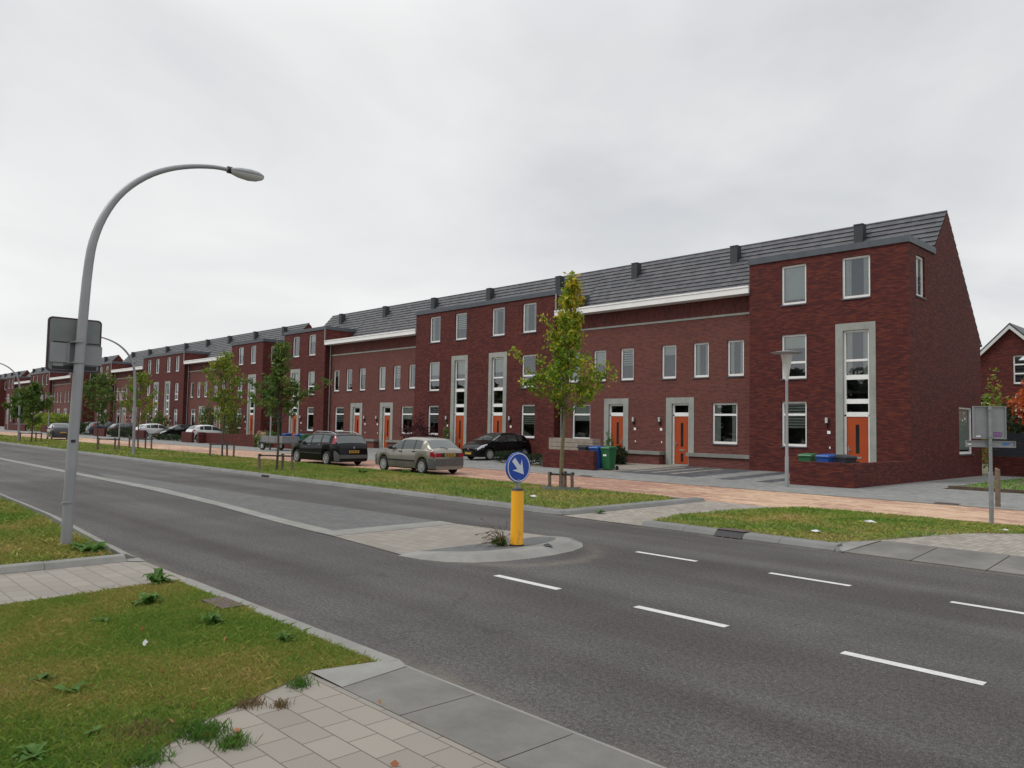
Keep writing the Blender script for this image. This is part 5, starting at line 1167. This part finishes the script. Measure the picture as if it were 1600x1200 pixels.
# weeds and tufts
def weed(label, loc, r, seed, n=9, leaf='leaf_weed', cat='weed', name='weed', up_=.5, w=.22):
    g = random.Random(seed); mb = MB(); n = int(n*(2.6 if w < .3 else 1))
    for k in range(n):
        a = g.uniform(0, 2*PI); ln = r*g.uniform(.35, 1.05); rise = g.uniform(.1, .9)*up_; ca, sa = math.cos(a), math.sin(a); prev = None; w_ = w*g.uniform(.5, .95); ox, oy = g.gauss(0, r*.18), g.gauss(0, r*.18)
        for i in range(6):
            f = i/5; rr = ln*f; z = ln*rise*math.sin(f*2.4)+.006; ww = ln*w_*math.sin(PI*min(1, f*.92+.08))*(1+.35*(i % 2))
            cur = [(ox+rr*ca-ww*sa, oy+rr*sa+ww*ca, z+ww*.3), (ox+rr*ca, oy+rr*sa, z), (ox+rr*ca+ww*sa, oy+rr*sa-ww*ca, z+ww*.3)]
            if prev: mb.quad(prev[0], cur[0], cur[1], prev[1]); mb.quad(prev[1], cur[1], cur[2], prev[2])
            prev = cur
    o = mb.build(name, leaf, None, True, loc); return tag(o, label, cat)
weed('leafy dandelion like weed in the middle of the near grass', (-8.35, 2.89, .03), .17, 1, 13, up_=.7)
weed('leafy weed at the driveway edge corner of the near grass', (-9.35, 3.35, .03), .19, 2, 14, up_=.8)
weed('big leafy weed hanging over the kerb beside the near lamp pole', (-11.7, 3.3, .08), .27, 3, 22, up_=.6)
weed('large burdock leaves low in the left of the near grass', (-6.4, 1.55, .03), .15, 4, 7, up_=.35, w=.35)
weed('grey green broad leaves in the left foreground grass', (-6.0, 1.62, .03), .12, 5, 6, up_=.35, w=.35)
weed('single round leaf pair in the bottom left grass', (-5.12, 1.5, .035), .07, 6, 4, up_=.3, w=.45)
weed('dark leafy patch at the bottom left corner', (-4.98, 1.15, .03), .12, 7, 9, up_=.4)
weed('small bright weed near the rusty drain cover', (-7.15, 3.05, .03), .13, 8, 12, up_=.9)
weed('small weed near the right tip of the near grass', (-6.2, 3.3, .03), .11, 9, 10, up_=.9)
weed('flat dark leaf cluster left of the dandelion like weed', (-7.9, 2.35, .03), .15, 10, 7, up_=.3, w=.3)
weed('green weed growing along the far driveway kerb', (-11.15, 13.4, .02), .15, 11, 10, up_=.6)
weed('green weed against the rear wheel of the silver hatchback', (-24.4, 17.75, .03), .24, 12, 14, up_=.9)
weed('dark tuft in the long grass verge', (-24.5, 15.9, .09), .24, 13, 14, up_=.7)
def tuft(label, loc, r, n, hgt, seed, mat='leaf_weed', spread=.5):
    g = np.random.default_rng(seed); n_ = n; p = g.normal(0, r*.45, (n_, 2)); th = g.uniform(0, 2*PI, n_); h = hgt*(.5+.8*g.random(n_)); ln = g.normal(0, spread, (n_, 2))*h[:, None]
    w = .0035; dx, dy = np.cos(th)*w, np.sin(th)*w; V = np.empty((n_, 4, 3)); V[:, 0] = np.stack([p[:, 0]-dx, p[:, 1]-dy, 0*h], 1); V[:, 1] = np.stack([p[:, 0]+dx, p[:, 1]+dy, 0*h], 1)
    V[:, 2] = np.stack([p[:, 0]+ln[:, 0]*.5+dx*.7, p[:, 1]+ln[:, 1]*.5+dy*.7, h*.65], 1); V[:, 3] = np.stack([p[:, 0]+ln[:, 0], p[:, 1]+ln[:, 1], h], 1)
    o = link('grass_tuft', npmesh('grass_tuft', V.reshape(-1, 3), np.arange(4*n_).reshape(-1, 4), mat), None, loc); return tag(o, label, 'grass tuft')
tuft('grass tuft between paving slabs near the apron corner', (-5.13, 2.86, .014), .11, 160, .055, 1); tuft('small dry tuft on the paving slabs', (-4.85, 2.57, .014), .07, 90, .045, 2, 'drystem')
tuft('biggest grass tuft on the paving joint at the bottom', (-4.72, 1.98, .014), .14, 460, .06, 3); tuft('second grass tuft right of the biggest one', (-4.47, 2.06, .014), .10, 280, .055, 4)
tuft('thin tuft on the paving edge above the two big tufts', (-5.0, 2.42, .014), .10, 150, .045, 5, 'drystem'); tuft('straggly tuft at the lower grass border', (-4.95, 1.75, .014), .2, 260, .05, 6, 'drystem')
tuft('flat tuft close to the bottom edge of the picture', (-4.55, 1.62, .014), .13, 260, .05, 7)
# withered plant at the bollard
t = thing('withered_weed', 'withered brown grass stalks growing around the foot of the yellow bollard', 'weed', (-8.82, 8.32, .072))
g = random.Random(3); mb = MB()
for k in range(46):
    a = g.uniform(0, 2*PI); ln = g.uniform(.12, .55); p = Vector((g.uniform(-.10, .06), g.uniform(-.10, .04), 0)); dx = g.gauss(-.35, .55) if k % 3 else g.gauss(.4, .35); d = Vector((dx, g.gauss(-.3, .45), g.uniform(.5, 1.4))).normalized(); pts = [p]
    for i in range(5): d = (d+Vector((g.uniform(-.25, .2), g.uniform(-.25, .2), -.28*i*g.random()))).normalized(); pts.append(pts[-1]+d*ln/5)
    mb.tube(pts, [.0045, .004, .004, .0035, .003, .002], 4, False)
    if g.random() < .6: q = pts[-1]; mb.tube([q, q+d*.06], [.004, .009], 5)
mb.build('stalks', 'drystem', t)
V, F = leafquads(np.random.default_rng(5).normal(0, .05, (160, 3))*[1.2, 1, .5]+[-.02, -.06, .05], .03, 5); link('green_base', npmesh('green_base', V, F, 'leaf_weed'), t)
# litter and leaves
def litter(label, loc, r, seed, mat='litter'):
    g = random.Random(seed); mb = MB(); n = 9; pts = [(r*g.uniform(.6, 1.2)*math.cos(2*PI*k/n), r*.6*g.uniform(.6, 1.2)*math.sin(2*PI*k/n), g.uniform(0, .03)) for k in range(n)]
    mb.add(pts+[(0, 0, .05), (.03, .02, .07)], [(k, (k+1) % n, n) for k in range(n)]); return tag(mb.build('litter', mat, None, False, loc), label, 'litter')
litter('white scrap of paper in the grass left of the nearest young oak', (-14.0, 14.25, .12), .13, 1); litter('white crumpled paper in the middle of the right grass bed', (-6.3, 16.0, .12), .12, 2)
litter('bluish white wrapper near the kerb of the right grass bed', (-6.25, 13.5, .13), .12, 3); litter('white paper scrap at the right edge by the sign post', (-4.25, 17.2, .07), .13, 4)
litter('tiny pale scrap in the near grass', (-6.72, 2.33, .06), .03, 5)
litter('dark crumpled twig and leaf scrap on the nose of the traffic island', (-8.28, 8.75, .075), .10, 6, 'black')
Cl = np.array([(-11.3, 3.3, .12), (-4.62, 2.16, .03), (-4.66, 1.99, .03), (-4.42, 3.06, .045), (-4.97, 1.9, .05), (-5.6, 2.9, .06), (-5.3, 2.3, .06), (-6.5, 2.9, .06), (-7.3, 2.5, .05), (-5.15, 2.1, .04), (-6.0, 2.2, .06), (-3.6, 2.6, .03)])
V, F = leafquads(Cl, .032, 77, .6, .7); tag(link('fallen_leaves', npmesh('fallen_leaves', V, F, 'fallen')), 'scattered orange fallen leaves on the near grass and paving', 'leaves', kind='stuff')

# ---------------------------------------------------------------- neighbour house, fence, shrub to the right
t = thing('neighbour_house', 'brick house with a white edged gable seen behind the end house', 'house', (-17.4, 60, 0))
W_, RZ_, EZ_ = 8.4, 9.25, 4.95
xc = 3.05
mb = MB(); xl, xr_ = xc-4.3, xc+4.3; EZ_ = 9.25-4.3*1.0
hs = [(3.15, 3.95, 5.35, 7.25), (.75, 1.75, 3.1, 4.55), (3.2, 4.1, 3.1, 4.6)]
wall_with_holes(mb, xl, xr_, 0, EZ_, hs[1:], 0, .12)
xa_ = [xl, 3.15, 3.95, xr_]
def gz_(x): return 9.25-abs(x-xc)*1.0
mb.quad((xl, 0, EZ_), (3.15, 0, EZ_), (3.15, 0, gz_(3.15)), (xc, 0, 9.25)); mb.quad((3.95, 0, EZ_), (xr_, 0, EZ_), (3.95, 0, gz_(3.95))); mb.quad((3.15, 0, EZ_), (3.95, 0, EZ_), (3.95, 0, 5.35), (3.15, 0, 5.35)); mb.quad((3.15, 0, 7.25), (3.95, 0, 7.25), (3.95, 0, gz_(3.95)), (3.15, 0, gz_(3.15)))
mb.quad((xl, 0, 0), (xl, 9, 0), (xl, 9, EZ_), (xl, 0, EZ_)); mb.quad((xr_, 0, 0), (xr_, 9, 0), (xr_, 9, EZ_), (xr_, 0, EZ_))
mb.build('wall', 'brick_dark', t)
MB().box(xl+.3, xr_-.3, 1.0, 1.1, 0, 7).build('room', 'room', t)
rf = MB()
for s in (-1, 1): rf.add([(xc, -.25, 9.33), (xc+s*4.6, -.25, 9.33-4.6), (xc+s*4.6, 9, 9.33-4.6), (xc, 9, 9.33), (xc, -.25, 9.45), (xc+s*4.65, -.25, 9.45-4.65), (xc+s*4.65, 9, 9.45-4.65), (xc, 9, 9.45)], [(0, 1, 2, 3), (4, 5, 6, 7), (0, 1, 5, 4), (1, 2, 6, 5), (2, 3, 7, 6)])
rfo = rf.build('roof', 'roof', t)
bb = MB()
for s in (-1, 1): bb.add([(xc, -.3, 9.30), (xc+s*4.6, -.3, 9.30-4.6), (xc+s*4.6, -.3, 9.05-4.6), (xc, -.3, 9.05), (xc, -.26, 9.30), (xc+s*4.6, -.26, 9.30-4.6), (xc+s*4.6, -.26, 9.05-4.6), (xc, -.26, 9.05)], [(0, 1, 2, 3), (4, 5, 6, 7), (0, 3, 7, 4), (2, 3, 7, 6)])
bb.build('barge_board', 'soffit', t)
for (a, b_, c_, d_) in hs:
    f = window(t, a, c_, b_-a, d_-c_, ((d_-c_)*.36, (d_-c_)*.68), 0, 'none', False)
o = MB().box(-10.9, 4, 41.4, 41.6, 0, .92).build('garden_wall', 'brick_dark'); tag(o, 'low brick wall carrying the dark fence behind the end house', 'wall')
f = thing('garden_fence', 'dark board fence on the low wall behind the end house', 'fence', (-10.9, 41.45, .92)); mb = MB()
for k in range(7): mb.box(0, 14.9, 0, .025, .01+k*.155, .155+k*.155)
mb.build('fence_boards', 'fence', f)
for k in range(6): MB().box(.1+k*2.4, .2+k*2.4, .026, .12, 0, 1.15).build('fence_post', 'fence', f)
hedge('dark hedge rising above the dark fence behind the end house', -10.7, 1, 42.2, 43.6, 2.9, 'leaf_dark', 130, .12, 21)
shrub('orange leaved bush above the fence at the right edge', (-9.6, 44.6, .0), 1.25, 4.7, 'leaf_orange', 2200, .12, 22, stems=5)
shrub('green bush left of the orange leaved one above the fence', (-11.5, 44.6, .0), .8, 4.6, 'leaf_mid', 700, .12, 23, stems=5)
# tree belt across the road behind the camera (it is what the upper windows mirror)
g = np.random.default_rng(3); Cs = []
for k in range(90):
    x = -230+k*3.6+g.normal(0, 1); h = g.uniform(8.5, 12.5); r_ = g.uniform(2.8, 3.9); q = g.normal(size=(260, 3)); q /= np.linalg.norm(q, axis=1)[:, None]; Cs.append(q*np.array([r_, r_, h*.45])*(.7+.4*g.random((260, 1)))+np.array([x, -42+g.normal(0, 3), h*.5]))
V, F = leafquads(np.concatenate(Cs), .9, 9); tag(link('tree_belt', npmesh('tree_belt', V, F, 'leaf_dark')), 'far-off belt of trees on the other side of the road, behind the viewer', 'trees', kind='stuff')
